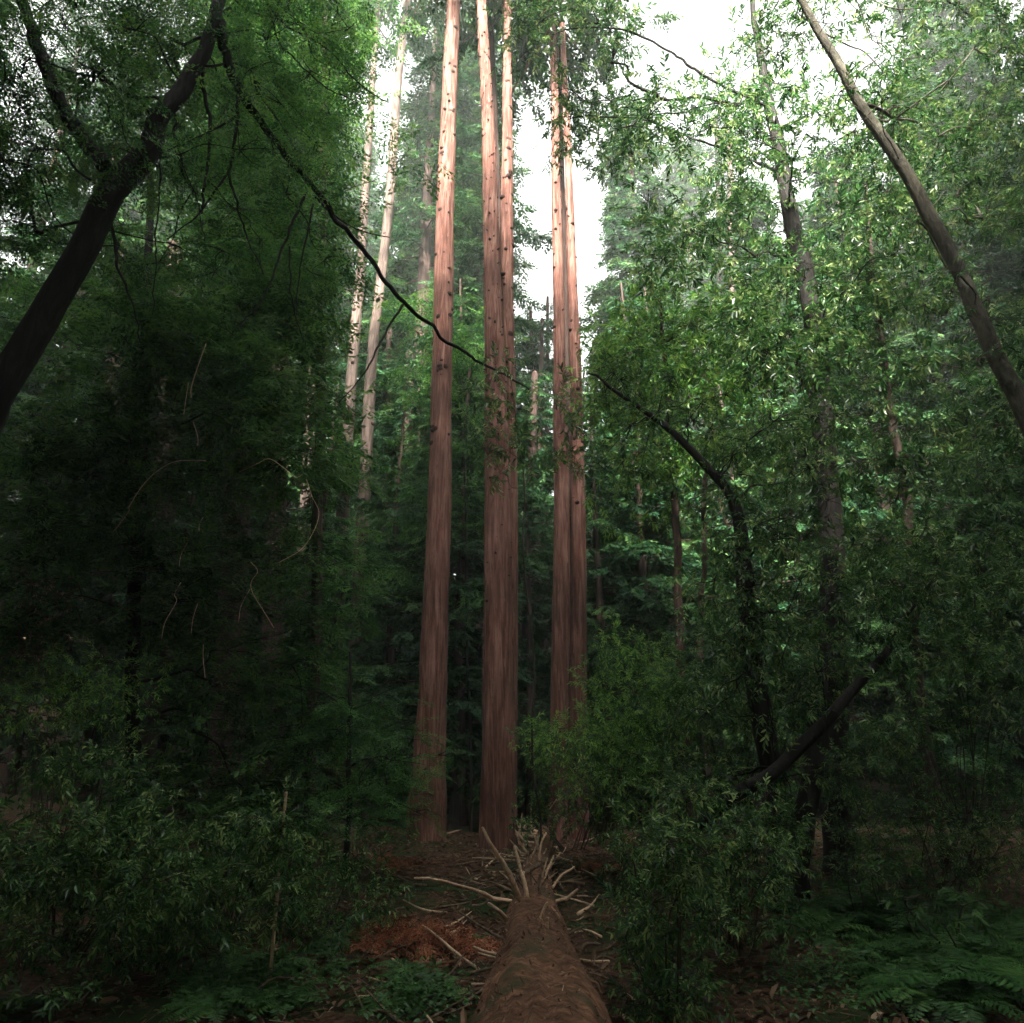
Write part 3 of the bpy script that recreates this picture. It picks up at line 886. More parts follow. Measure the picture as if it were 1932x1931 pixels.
leafy_tree('bay_tree', 'dark double-stemmed tree low on the right whose thick limb rises leftward to the bright leaves', 'tree',
           [(1468, 1680, 42), (1456, 1450, 40), (1415, 1250, 36), (1404, 1080, 30), (1388, 960, 22), (1340, 885, 17), (1235, 790, 12), (1140, 722, 6), (1110, 705, 3)], 10, 'shadebark',
           fill(1400, 780, 1580, 1000, 9, 11, 16, 0.3, 0.5) + fill(1330, 980, 1580, 1380, 8.4, 9.6, 30, 0.25, 0.42) + fill(1350, 960, 1500, 1560, 8.6, 9.5, 26, 0.22, 0.36) + fill(1120, 690, 1400, 960, 9.2, 10.4, 20, 0.2, 0.34), BAY, 'broad', 'bay', 110, 0.8,
           [[(1500, 1690, 52, 10.2), (1512, 1560, 46, 10.2), (1535, 1430, 40, 10.3), (1560, 1250, 34, 10.4), (1566, 1050, 30, 10.6)]], sub=4)
leafy_tree('bay_tree', 'tall dark bay trunk curving up among leaves right of the sunlit bay', 'tree',
           [(1572, 1500, 52), (1568, 1150, 48), (1560, 900, 44), (1540, 650, 40), (1502, 450, 32), (1472, 300, 25), (1448, 180, 19), (1425, 50, 11), (1410, -60, 6)], 12.5, 'shadebark',
           fill(1210, 150, 1400, 520, 11, 14, 34, 0.4, 0.65) + fill(1380, 130, 1700, 760, 10.5, 14, 96, 0.4, 0.7) + fill(970, -40, 1190, 120, 11.5, 13, 30, 0.35, 0.55)
           + fill(1040, 170, 1210, 310, 12, 13.5, 24, 0.3, 0.5) + fill(1330, 60, 1480, 200, 12, 13, 8, 0.3, 0.5), BAY, 'broad', 'bay', 62, 1.2,
           [[(1440, 200, 8, 12.5), (1360, 160, 5, 12.4), (1304, 126, 5, 12.3), (1258, 95, 4, 12.2), (1188, 60, 4, 12.2), (1094, 52, 3, 12.1), (1041, 66, 2, 12)],
            [(1480, 330, 8, 12.5), (1390, 290, 5, 12.4), (1304, 262, 4, 12.4), (1200, 225, 3, 12.4), (1072, 220, 2, 12.4)]], sub=4, n=50)
leafy_tree('bay_tree', 'sunlit bay with bright yellow-green leaves beside the reddish pair of trunks', 'tree',
           [(1284, 1260, 18), (1277, 1050, 15), (1268, 880, 13), (1256, 700, 9), (1245, 560, 5)], 14, 'redwood_dark',
           fill(1120, 590, 1420, 860, 12.6, 14.6, 64, 0.35, 0.6) + fill(1220, 520, 1420, 640, 13, 14.5, 16, 0.3, 0.5) + fill(1130, 720, 1300, 1000, 14, 15.5, 16, 0.3, 0.5), BAY, 'broad', 'bay_lit', 75, 1.3, sub=4)
leafy_tree('bay_tree', 'thin grey-stemmed bay standing right of the brown thin trunk', 'tree',
           [(1323, 1240, 11), (1327, 1080, 10), (1331, 920, 9), (1345, 800, 6)], 14.5, 'greybark',
           fill(1300, 800, 1600, 1150, 12, 15, 44, 0.4, 0.6), BAY, 'broad', 'bay', 62, 1.2, sub=3)
leafy_tree('bay_tree', 'pale crooked bay trunk right of the dark curving trunk, below the sky gaps', 'tree',
           [(1735, 1300, 18), (1712, 950, 17), (1684, 800, 16), (1658, 640, 14), (1640, 480, 10), (1635, 350, 5)], 13, 'greybark',
           fill(1580, 780, 1960, 1150, 10, 14, 56, 0.4, 0.65) + fill(1570, 430, 1760, 760, 12, 14, 26, 0.35, 0.55) + fill(1800, 650, 1960, 800, 11, 13, 10, 0.35, 0.5), BAY, 'broad', 'bay', 56, 1.2, sub=3)
leafy_tree('leaning_dead_tree', 'black dead tree slanting up to the right through the shrubs', 'tree',
           [(1225, 1645, 30), (1300, 1570, 30), (1380, 1505, 27), (1470, 1450, 26), (1560, 1360, 23), (1640, 1270, 18), (1690, 1200, 11), (1725, 1130, 4), (1735, 1090, 2)], 8.6, 'shadebark', [], BAY, 'broad', 'bay', 1, 1, base=False)

# ================================================================== SHRUBS
def shrub(name, label, foot, clumps, leafm, per, sc, temps=BAY, stems=5, kind='broad', group=None, droop=0.1, bark='twig'):
    g = G(*foot) if len(foot) == 2 else np.array(foot)
    t = thing(name, label, 'shrub', g, group)
    w, l = MB(), MB()
    idx = rng.permutation(len(clumps))
    for k in idx[:max(stems, len(idx) // 3)]:
        c, r = clumps[k]
        st = g + np.array([rng.normal(0, .12), rng.normal(0, .12), 0])
        gx = st + (c - st) * np.array([0.15, 0.15, 0])
        st = np.array([gx[0], gx[1], float(gz(gx[0], gx[1])) - 0.05])
        mid = (st + c) / 2 + np.array([rng.normal(0, .1), rng.normal(0, .1), .15])
        w.tube(spline([st, mid, c], 8), np.linspace(0.010, 0.003, 8), 5)
    clumps_into(l, w, clumps, temps, kind, per, sc, 0, 0, 5, 0.004, droop)
    w.build('stems', [bark], t, g)
    l.build('foliage', [leafm], t, g)
    return t
shrub('bay_shrub', 'bright green bay shrub at the foot of the reddish pair of trunks', (1120, 1570), fill(1010, 1350, 1290, 1500, 10.5, 12.5, 26, .25, .4) + fill(1110, 1210, 1290, 1400, 11, 13, 26, .28, .42), 'bay_lit', 213, 0.69)
shrub('bay_shrub', 'dim green shrub behind the far end of the log', (1080, 1600), fill(990, 1400, 1200, 1560, 12, 13.5, 24, .25, .4), 'bay', 185, 0.66)
shrub('bay_shrub', 'olive shrub with pale glinting leaves around the brown thin trunk', (1400, 1610), fill(1280, 1180, 1600, 1400, 9.8, 12, 46, .28, .42), 'bay', 185, 0.69)
shrub('bay_shrub', 'shrub behind the slanting black trunk, mixed with dry stems', (1340, 1600), fill(1200, 1400, 1450, 1580, 10, 12, 26, .22, .36), 'bay', 157, 0.62)
shrub('bay_shrub', 'nearest bay shrub drooping beside the right flank of the fallen log', (1250, 1900), fill(1170, 1560, 1340, 1900, 5.2, 6.6, 44, .12, .24), 'bay', 470, 0.52)
shrub('bay_shrub', 'bay shrub right of the log below the slanting black trunk', (1380, 1790), fill(1240, 1470, 1500, 1760, 6.8, 8.4, 46, .18, .3), 'bay', 285, 0.58)
shrub('bay_shrub', 'tall dark bay shrub with glinting leaves at the left edge', (120, 1800), fill(-30, 1390, 330, 1780, 6.2, 8.6, 64, .2, .34), 'bay', 242, 0.62)
shrub('bay_shrub', 'spreading bay shrub left of the pale upright stick', (430, 1760), fill(200, 1540, 560, 1790, 6.6, 8.8, 60, .18, .32), 'bay', 270, 0.62)
shrub('bay_shrub', 'low bay shrub right of the pale upright stick, reaching toward the sticks', (620, 1740), fill(520, 1610, 740, 1770, 7.6, 9.4, 34, .14, .26), 'bay', 270, 0.58)
shrub('bay_shrub', 'lit green shrub high at the left edge above the tall dark bay shrub', (100, 1560), fill(-30, 1240, 280, 1350, 9.5, 11.5, 24, .28, .42), 'bay_lit', 157, 0.66)
shrub('bay_shrub', 'brown-leaved dying shrub at left above the lit green one', (80, 1530), fill(20, 1060, 140, 1250, 11, 12, 16, .2, .3), 'litter', 128, 0.51)
shrub('bay_shrub', 'large leafy shrub at the right edge below the leaning grey trunk', (1830, 1640), fill(1600, 1000, 1960, 1390, 7.6, 9.6, 54, .28, .42), 'bay', 185, 0.66)
shrub('bay_shrub', 'low green shrub in the clearing at the right edge', (1760, 1690), fill(1560, 1440, 1960, 1690, 8.5, 12, 64, .2, .36), 'bay', 200, 0.58)
shrub('bay_shrub', 'shrub between the double-stemmed tree and the clearing at right', (1600, 1660), fill(1540, 1380, 1700, 1560, 10.6, 12.5, 18, .25, .36), 'bay', 170, 0.62)
def sprig(label, foot, spots, Y, sc=0.55):
    shrub('broadleaf_sapling', label, foot, [(P(x, y, Y + rng.uniform(-.3, .3)), r) for x, y, r in spots], 'fern', 300, sc, BAYF, 4, 'flat')
sprig('little sapling with flat teal leaves glowing before the dark at right', (1640, 1720), [(1605, 1642, .1), (1640, 1640, .1), (1670, 1634, .09), (1620, 1655, .08), (1700, 1632, .07)], 7.2)
sprig('little sapling with flat pale leaves right of the teal-leaved one', (1780, 1790), [(1730, 1690, .1), (1770, 1700, .1), (1810, 1708, .1), (1850, 1700, .09), (1750, 1725, .08), (1800, 1738, .08)], 6.8)
sprig('little sapling with round leaves low at the left edge', (110, 1900), [(50, 1880, .08), (90, 1872, .1), (130, 1880, .09), (150, 1890, .07)], 5.6)
sprig('little sapling at the left edge above the round-leaved one', (60, 1800), [(30, 1750, .1), (70, 1815, .08), (110, 1770, .07), (40, 1815, .09)], 6.2)

# ================================================================== FERNS AND GROUND COVER
def frond(L, seed):
    g = np.random.default_rng(seed)
    Q, T = [], []
    n = 17
    for i in range(n):
        f = (i + 0.7) / n
        p = np.array([L * f * (1 - 0.12 * f), 0, L * (0.75 * f - 0.95 * f * f)])
        tan = unit(np.array([1 - 0.24 * f, 0, 0.75 - 1.9 * f]))
        up = unit(np.array([-tan[2], 0, tan[0]]))
        pl = L * 0.27 * (math.sin(math.pi * min(1, f * 0.93 + 0.1)) ** 0.7) * g.uniform(0.85, 1.1)
        for s in (-1, 1):
            d = unit(tan * 0.35 + np.array([0, s, 0]) + up * -0.15 + g.normal(0, 0.06, 3))
            Q.append(diamond(p, d, up, pl, L * 0.047))
            t = np.clip(0.55 + g.normal(0, 0.15), 0, 1)
            T.append(t)
    for i in range(6):
        f0, f1 = i / 6, (i + 1) / 6
        a, b = [np.array([L * f * (1 - 0.12 * f), 0, L * (0.75 * f - 0.95 * f * f)]) for f in (f0, f1)]
        Q.append([a + [0, -.005, 0], b + [0, -.004, 0], b + [0, .004, 0], a + [0, .005, 0]])
        T.append(0.1)
    return np.array(Q), np.array(T)
FROND = [frond(0.75, 300 + k) for k in range(4)]
FERNG = 'sword ferns carpeting the right foreground'
def fern(label, g, sc, group=None, n=13):
    t = tag(bpy.data.objects.new('sword_fern', None), label, 'fern', group)
    COL.objects.link(t)
    t.location = g
    mb = MB()
    a = np.linspace(0, 2 * np.pi, n, endpoint=False) + rng.normal(0, 0.2, n)
    tilt = rng.uniform(0.0, 0.7, n)
    d = np.stack([np.cos(a), np.sin(a), tilt], -1)
    scatter(mb, FROND, np.zeros((n, 3)), d, np.tile([0, 0, 1.0], (n, 1)), sc * rng.uniform(0.7, 1.15, n), 0, 0.15)
    mb.build('fronds', ['fern'], t)
    return t
protof = [fern('x', (0, 0, 0), 1.0) for k in range(3)]
usedf = set()
def put_fern(px, py, sc, label, group=None):
    k = int(rng.integers(0, 3))
    g = G(px, py)
    if k not in usedf:
        usedf.add(k)
        o = protof[k]
        o.location, o.scale, o.rotation_euler = g, (sc,) * 3, (0, 0, rng.uniform(0, 6))
        o['label'] = label
    else:
        o = copy_thing(protof[k], g, rng.uniform(0, 6), sc, label)
    if group:
        o['group'] = group
    elif 'group' in o:
        del o['group']
for k in range(46):
    px, py = rng.uniform(1480, 1930), rng.uniform(1715, 1925)
    if py > 1790 and px < 1650:
        px = rng.uniform(1660, 1930)
    put_fern(px, py, rng.uniform(0.4, 1.0), 'low green sword fern in the dense patch at the lower right', FERNG)
for k in range(5):
    put_fern(1480 + k * 45, 1728 + 6 * (k % 2), 0.62, 'arching sword fern along the dark back edge of the right-hand fern patch', 'arching ferns at the back of the fern patch')
for k in range(22):
    put_fern(rng.uniform(330, 640), rng.uniform(1780, 1925), rng.uniform(0.35, 0.6), 'small green fern in the weedy ground at the lower left', 'small ferns at the lower left')
for px, py, sc, lab in [(690, 1775, .45, 'fern behind the rusty heap of needles'), (760, 1850, .5, 'bright fern in front of the rusty heap of needles'), (820, 1890, .5, 'bright fern against the left flank of the log, nearest the camera'),
                        (740, 1910, .5, 'bright fern at the bottom edge left of the log'), (905, 1775, .25, 'tiny fern in the angle between two bleached branches'), (30, 1915, .6, 'lone fern in the lower left corner')]:
    put_fern(px, py, sc, lab)

def cover(name, label, regs, n, L, leafm):
    mb = MB()
    px, py = [], []
    for (x0, y0, x1, y1, k) in regs:
        for j in range(int(n * k)):
            px.append((x0 + x1) / 2 + rng.normal(0, 0.36) * (x1 - x0) / 2 * 1.3)
            py.append(max(1500, (y0 + y1) / 2 + rng.normal(0, 0.36) * (y1 - y0) / 2 * 1.3))
    d = np.array([ray(a, b) for a, b in zip(px, py)])
    t = (EYE - 0.15) / np.maximum(0.02, -d[:, 2])
    p = np.array([0, 0, EYE]) + d * t[:, None]
    for it in range(4):
        t = t * (EYE - gz(p[:, 0], p[:, 1])) / np.maximum(0.05, EYE - p[:, 2])
        p = np.array([0, 0, EYE]) + d * t[:, None]
    keep = p[:, 1] < 22
    p = p[keep]
    pat = noise3(np.stack([p[:, 0] * 1.1, p[:, 1] * 1.1, p[:, 0] * 0], -1), 21)
    p = p[pat > rng.uniform(-0.9, 0.45, len(p))]
    n_ = len(p)
    p[:, 2] = gz(p[:, 0], p[:, 1]) + rng.uniform(0.0, 0.16, n_) * L / 0.05
    Q = np.array(leaf6(np.zeros(3), np.array([1.0, 0, 0]), np.array([0, 0, 1.0]), 1.0, 0.62, 0.1, 0.2))
    dd = rng.normal(size=(n_, 3)) * np.array([1, 1, 0.35])
    scatter(mb, [(Q, np.array([0.5, 0.5]))], p, dd, np.array([0, 0, 1.0]) + rng.normal(0, 0.35, (n_, 3)), L * rng.uniform(0.5, 1.3, n_), 0, 0.25)
    o = mb.build(name, [leafm])
    o['kind'], o['label'] = 'stuff', label
    return o
cover('ground_cover', 'small green weeds and sorrel leaves covering the floor', [(300, 1760, 640, 1930, .26), (700, 1830, 870, 1950, .10), (1420, 1720, 1932, 1930, .3), (0, 1700, 320, 1930, .06), (1160, 1700, 1340, 1930, .06), (1500, 1480, 1930, 1660, .1)], 17000, 0.045, 'fern')

def litter():
    mb = MB()
    n = 42000
    y = rng.uniform(2.2, 20, n) ** 1.0
    x = rng.normal(0.3, 1, n) * (1.2 + y * 0.25)
    z = gz(x, y) + rng.uniform(0.0, 0.03, n)
    p = np.stack([x, y, z], -1)
    Q1 = np.array(leaf6(np.zeros(3), np.array([1.0, 0, 0]), np.array([0, 0, 1.0]), 1.0, 0.3, 0.25, 0.3))
    Q2 = np.array([[[0, -.02, 0], [1, -.015, .03], [1, .015, .03], [0, .02, 0]], [[0, 0, -.02], [1, 0, 0], [1, 0, .03], [0, 0, .02]]])
    d = rng.normal(size=(n, 3)) * np.array([1, 1, 0.18])
    t0 = np.clip(rng.beta(1.6, 2.6, n), 0, 1)
    scatter(mb, [(Q1, np.array([.5, .5])), (Q2, np.array([.5, .5]))], p, d, np.array([0, 0, 1.0]) + rng.normal(0, 0.3, (n, 3)), rng.uniform(0.05, 0.16, n), 0, 0.2, t0)
    o = mb.build('forest_litter', ['litter'])
    o['kind'], o['label'] = 'stuff', 'dry fallen leaves and twigs scattered over the floor'
litter()

# ================================================================== THE FALLEN LOG
LX = lambda y: 0.085 + 0.040 * (y - 4) + 0.05 * np.sin(y * 0.5)
LR = lambda y: np.interp(y, [2, 4, 5.4, 7, 9, 12, 17], [0.48, 0.43, 0.36, 0.275, 0.21, 0.175, 0.12])
LTOP = lambda y: np.interp(y, [2, 4, 9, 13, 17], [0.68, 0.66, 0.63, 0.64, 0.62])
def log():
    ys = np.linspace(1.6, 17, 420)
    seg = 72
    th = np.linspace(0, 2 * np.pi, seg, endpoint=False)
    r, cx = LR(ys), LX(ys)
    cz = LTOP(ys) - r
    A, B = np.meshgrid(ys, th, indexing='ij')
    q = np.stack([np.cos(B) * 1.3, np.sin(B) * 1.3, A * 0.9], -1)
    dis = 1 + 0.10 * fbm(q * 1.3, 3, 50) + 0.05 * fbm(q * np.array([5, 5, 2.2]), 3, 60)
    dis += 0.05 * np.abs(fbm(np.stack([B * 6, A * 1.1, A * 0], -1), 2, 70)) 
    rr = r[:, None] * dis
    V = np.stack([cx[:, None] + np.cos(B) * rr, A, cz[:, None] + np.sin(B) * rr], -1)
    t = thing('fallen_log', 'rotting brown fallen log running away from the camera, bristling with bleached branch stubs', 'log', (0.1, 4, 0))
    mb = MB()
    mb.grid(V, True, 0)
    for e in (0, -1):
        c = V[e].mean(0)
        mb.grid(np.stack([V[e], c + (V[e] - c) * 0.5, c + (V[e] - c) * 0.02]), True, 0)
    # loose bark plates and fibres
    n = 2600
    y = 2.6 + 10 * rng.uniform(0, 1, n) ** 1.5
    a = rng.normal(R(90), 0.75, n)
    r_ = LR(y) * 1.02
    p = np.stack([LX(y) + np.cos(a) * r_, y, LTOP(y) - LR(y) + np.sin(a) * r_], -1)
    nrm = np.stack([np.cos(a), 0 * a, np.sin(a)], -1)
    d = np.stack([rng.normal(0, .5, n), rng.normal(0, 1, n), rng.normal(0, .25, n)], -1) + nrm * 0.12
    Q = np.array(leaf6(np.zeros(3), np.array([1.0, 0, 0]), np.array([0, 0, 1.0]), 1.0, 0.38, -0.15, -0.2))
    Q2 = np.array([[[0, -.05, 0], [1, -.03, .06], [1, .03, .06], [0, .05, 0]]])
    scatter(mb, [(Q, np.array([.5, .5])), (Q2, np.array([.5]))], p, d, nrm + rng.normal(0, .2, (n, 3)), rng.uniform(0.012, 0.05, n), 1, 0.2, rng.beta(2.2, 3.0, n))
    mb.build('trunk', ['log', 'litter'], t, (0.1, 4, 0))
    return t
LOG = log()
def xy(cx_, cy_):
    return (780 + cx_ / 4.2075) * 0.966, (1540 + cy_ / 4.2075) * 0.966
def logY(py, drop):
    a = math.atan((py - 965.5) / FPX) - PITCH
    return drop / math.tan(a)
def stick_mesh(pts, w, Y0, m, ends=None, dY=0.0, twist=0.015, gnarl=0.2):
    """pts in the close-up frame, from root to tip; w root and tip widths there"""
    C, rr = [], []
    for k, (a, b) in enumerate(pts):
        f = k / (len(pts) - 1)
        px, py = xy(a, b)
        Y = Y0 + dY * f
        C.append(P(px, py, Y))
        rr.append((w[0] + (w[1] - w[0]) * f) * 0.966 / 4.2075 / 2 * depth(px, py, Y) / FPX)
    n = max(14, 7 * len(pts))
    path = spline(C, n)
    L = np.linalg.norm(path[-1] - path[0])
    path[1:-1] += twist * L * 0.35 * np.stack([noise3(np.stack([np.arange(1, n - 1) * 0.45, np.full(n - 2, 7.3 * s + C[0][0]), np.full(n - 2, C[0][2] * 9)], -1), s) for s in range(3)], -1)
    r = np.maximum(0.004, spline(np.stack([rr] * 3, 1), n)[:, 0])
    r[-1] *= 0.7
    mb = MB()
    mb.tube(path, r, 10, 0, gnarl, freq=3)
    return mb, path, r
STUBS = [
    ([(985, 910), (940, 790), (870, 640), (800, 540), (730, 420), (680, 320)], (52, 24), 'pale', -0.2),
    ([(1050, 900), (1030, 780), (1000, 680), (970, 570), (945, 470)], (34, 24), 'pale', 0.1),
    ([(760, 905), (700, 870), (560, 820), (380, 770), (250, 745), (120, 738)], (34, 15), 'pale', -0.2),
    ([(890, 1080), (820, 1010), (730, 945)], (34, 26), 'pale', -0.1),
    ([(810, 1220), (740, 1180), (660, 1130), (560, 1060), (480, 1012)], (28, 12), 'dull', -0.2),
    ([(1155, 875), (1150, 790), (1158, 700)], (32, 26), 'dull', 0),
    ([(1200, 755), (1215, 680), (1235, 630), (1272, 550)], (20, 14), 'pale', 0.1),
    ([(1260, 818), (1330, 720), (1390, 680), (1442, 645)], (20, 18), 'pale', 0.1),
    ([(1380, 908), (1425, 865), (1468, 828)], (26, 20), 'pale', 0),
    ([(1165, 1065), (1185, 1000), (1218, 935)], (34, 16), 'pale', 0),
    ([(1213, 1140), (1214, 1100), (1220, 1058)], (28, 24), 'pale', 0),
    ([(1315, 1060), (1280, 1010), (1250, 975)], (20, 10), 'pale', 0),
    ([(1150, 600), (1158, 500), (1175, 430), (1208, 362)], (20, 14), 'pale', 0.1),
    ([(1130, 490), (1132, 430), (1130, 372)], (28, 22), 'pale', 0),
    ([(1088, 350), (1083, 240), (1085, 125)], (22, 12), 'pale', 0),
    ([(980, 365), (995, 290), (1008, 205)], (16, 10), 'pale', 0),
    ([(1045, 525), (1000, 460), (952, 340)], (22, 10), 'pale', 0),
    ([(1025, 440), (985, 385), (955, 350)], (26, 12), 'pale', 0),
    ([(1022, 325), (1015, 285), (1012, 245)], (18, 10), 'pale', 0),
    ([(1020, 325), (1040, 295), (1058, 265)], (20, 16), 'pale', 0),
    ([(985, 300), (965, 275), (950, 252)], (16, 10), 'pale', 0),
    ([(1215, 835), (1210, 810), (1220, 785)], (16, 10), 'pale', 0),
    ([(690, 1340), (650, 1320), (605, 1300)], (24, 16), 'pale', 0),
    ([(700, 1372), (670, 1362), (640, 1350)], (20, 14), 'pale', 0),
]
for k in range(26):
    a0 = rng.uniform(980, 1260)
    b0 = rng.uniform(330, 900)
    ang = R(rng.uniform(35, 145))
    L_ = rng.uniform(60, 170) * (0.55 + b0 / 1500)
    STUBS.append(([(a0, b0), (a0 + math.cos(ang) * L_ * .5 + rng.normal(0, 6), b0 - math.sin(ang) * L_ * .5), (a0 + math.cos(ang) * L_, b0 - math.sin(ang) * L_)], (rng.uniform(12, 22), rng.uniform(7, 14)), 'pale' if k % 3 else 'dull', 0))
for pts, w, m, dY in STUBS:
    px, py = xy(*pts[0])
    ysurf = max(4.0, min(16.5, logY(py, 1.16)))
    Y0 = ysurf
    for it in range(3):                               # root on the log's skin
        d = ray(px, py)
        x = d[0] / d[1] * Y0
        off = min(0.95, abs(x - LX(Y0)) / LR(Y0))
        Y0 = max(3.6, min(16.6, logY(py, EYE - (LTOP(Y0) - LR(Y0) * (1 - math.sqrt(1 - off * off))))))
    mb, path, r = stick_mesh(pts, w, Y0, m, None, dY)
    root = path[0]
    c = np.array([LX(root[1]), root[1] + 0.05, LTOP(root[1]) - LR(root[1])])
    dist = np.linalg.norm(c - root)
    if dist > 0.02:                                   # carry the stub into the wood
        mb.tube([root, root + (c - root) * min(1, (0.12 + max(0, dist - LR(root[1]))) / dist)], [r[0], r[0]], 10, 0)
    mb.build('branch_stub', [m], LOG, (0.1, 4, 0))

def loose(name, label, cat, pts, w, m, on=None, Y=None, dY=0.0, group=None, lift=0.02):
    px, py = xy(*pts[0])
    Y0 = Y if Y else G(px, py, lift)[1]
    mb, path, r = stick_mesh(pts, w, Y0, m, None, dY)
    o = mb.build(name, [m], None, path[0])
    return tag(o, label, cat, group)
STK = [
    ('fallen_branch', 'bleached branch slanting over the rusty heap toward the log', [(655, 1490), (600, 1450), (450, 1340), (330, 1230), (190, 1125)], (26, 16), 'pale', 0.7),
    ('fallen_branch', 'short bleached branch below the rusty heap', [(160, 1555), (90, 1495), (0, 1445), (-60, 1400)], (24, 16), 'pale', 0.35),
    ('fallen_branch', 'dark thick branch lying across the log between its stubs', [(1010, 715), (1080, 670), (1150, 630), (1240, 600), (1330, 575)], (36, 26), 'dull', 0.3),
    ('fallen_branch', 'thin pale branch standing up beyond the far end of the log', [(1205, 225), (1240, 165), (1290, 95), (1345, 5), (1380, -50)], (14, 8), 'pale', 0.0),
    ('fallen_branch', 'thin pale twig beside the one standing up beyond the log', [(1330, 190), (1322, 140), (1315, 85)], (12, 8), 'pale', 0.0),
    ('fallen_branch', 'pale stick on the ground right of the far log end', [(1480, 445), (1580, 415), (1640, 378)], (10, 6), 'pale', 0.3),
    ('fallen_branch', 'pale straight stick on the red ground right of the log', [(1335, 775), (1420, 757), (1510, 742)], (12, 9), 'pale', 0.1),
    ('fallen_branch', 'pale flat stick right of the log beside the drooping shrub', [(1450, 890), (1500, 884), (1550, 886)], (14, 10), 'pale', 0.0),
    ('fallen_branch', 'short pale stick low on the right flank of the log', [(1440, 1092), (1480, 1075), (1515, 1055)], (12, 8), 'pale', 0.0),
    ('fallen_branch', 'short pale stick sticking out below the right flank of the log', [(1440, 1190), (1480, 1180), (1510, 1175)], (18, 14), 'pale', 0.0),
    ('fallen_branch', 'long dull pole on the ground left of the log, behind the bleached branches', [(-40, 990), (60, 985), (200, 970), (420, 905), (590, 885)], (16, 12), 'dull', 0.8),
    ('fallen_branch', 'second dull pole on the left ground, in front of the long one', [(-110, 1062), (-40, 1056), (60, 1050), (140, 1040)], (18, 12), 'dull', 0.3),
    ('fallen_branch', 'pale stick lying alone between the knotted redwood and the thickest trunk', [(388, 372), (450, 357), (515, 346)], (14, 14), 'pale', 0.0),
    ('fallen_branch', 'dull leaning stick at the foot of the thickest trunk', [(520, 790), (590, 740), (675, 700)], (12, 8), 'dull', 0.4),
    ('fallen_branch', 'dull level stick at the foot of the thickest trunk', [(590, 680), (640, 682), (690, 680)], (10, 8), 'dull', 0.0),
    ('fallen_branch', 'splintered pale wood piece in the bright ferns left of the log', [(360, 1700), (430, 1690), (500, 1672), (560, 1655)], (22, 34), 'pale', 0.0),
    ('fallen_branch', 'smaller pale wood piece above the splintered one', [(408, 1638), (450, 1645), (490, 1655)], (26, 10), 'pale', 0.0),
    ('fallen_branch', 'thin bent twig below the rusty heap', [(230, 1545), (340, 1578), (480, 1578), (550, 1540)], (10, 5), 'dull', 0.1),
    ('tree_root', 'pale curved root arching out of the ground right of the log', [(1500, 1345), (1520, 1300), (1560, 1278), (1640, 1285)], (30, 22), 'dull', 0.0),
    ('fallen_branch', 'curved mossy twig in the right-hand weeds beside the log', [(1590, 1515), (1650, 1480), (1675, 1400), (1680, 1290)], (10, 6), 'dull', 0.2),
    ('fallen_branch', 'dark arched stick in the weeds at the bottom left', [(-1400, 1800), (-1220, 1690), (-1100, 1600), (-1010, 1560), (-860, 1560)], (24, 14), 'dull', 0.3),
    ('fallen_branch', 'pale stick behind the double-stemmed tree at right', [(2400, 560), (2460, 545), (2520, 525)], (10, 10), 'pale', 0.0),
    ('fallen_branch', 'long dull trunk piece in the clearing right of the double-stemmed tree', [(2850, 520), (3000, 500), (3150, 470), (3330, 410)], (30, 12), 'dull', 0.0),
    ('fallen_branch', 'pale forked stick in the mossy patch right of the slanting black trunk', [(2100, 760), (2200, 730), (2260, 760), (2320, 780)], (8, 6), 'pale', 0.0),
]
for nm, lab, pts, w, m, dY in STK:
    Yk = None
    if 'across the log' in lab:
        Yk = 9.2
    elif 'beyond' in lab:
        Yk = 14.5
    loose(nm, lab, 'root' if nm == 'tree_root' else 'branch', pts, w, m, None, Yk, dY)
# small chips and sticks strewn both sides of the log
for k in range(95):
    sd = rng.choice([-1, -1, 1])
    y = rng.uniform(5.5, 15)
    x = LX(y) + sd * (LR(y) + abs(rng.normal(0.25, 0.55)) + 0.05)
    L, a = rng.uniform(0.2, 1.0), rng.uniform(0, math.pi)
    d = np.array([math.cos(a), math.sin(a), 0]) * L / 2
    p = np.array([x, y, float(gz(x, y)) + 0.03])
    e0, e1 = p - d, p + d
    e0[2], e1[2] = gz(e0[0], e0[1]) + 0.02, gz(e1[0], e1[1]) + rng.uniform(0.03, 0.12)
    mb = MB()
    mb.tube(spline([e0, p + rng.normal(0, 0.02, 3), e1], 8), np.linspace(rng.uniform(.009, .022), .005, 8), 6, 0, 0.15)
    m = ['pale', 'dull', 'dull'][k % 3]
    tag(mb.build('broken_stick', [m], None, p), 'short broken stick lying in the litter beside the log', 'stick', 'short sticks littering the ground along the log')

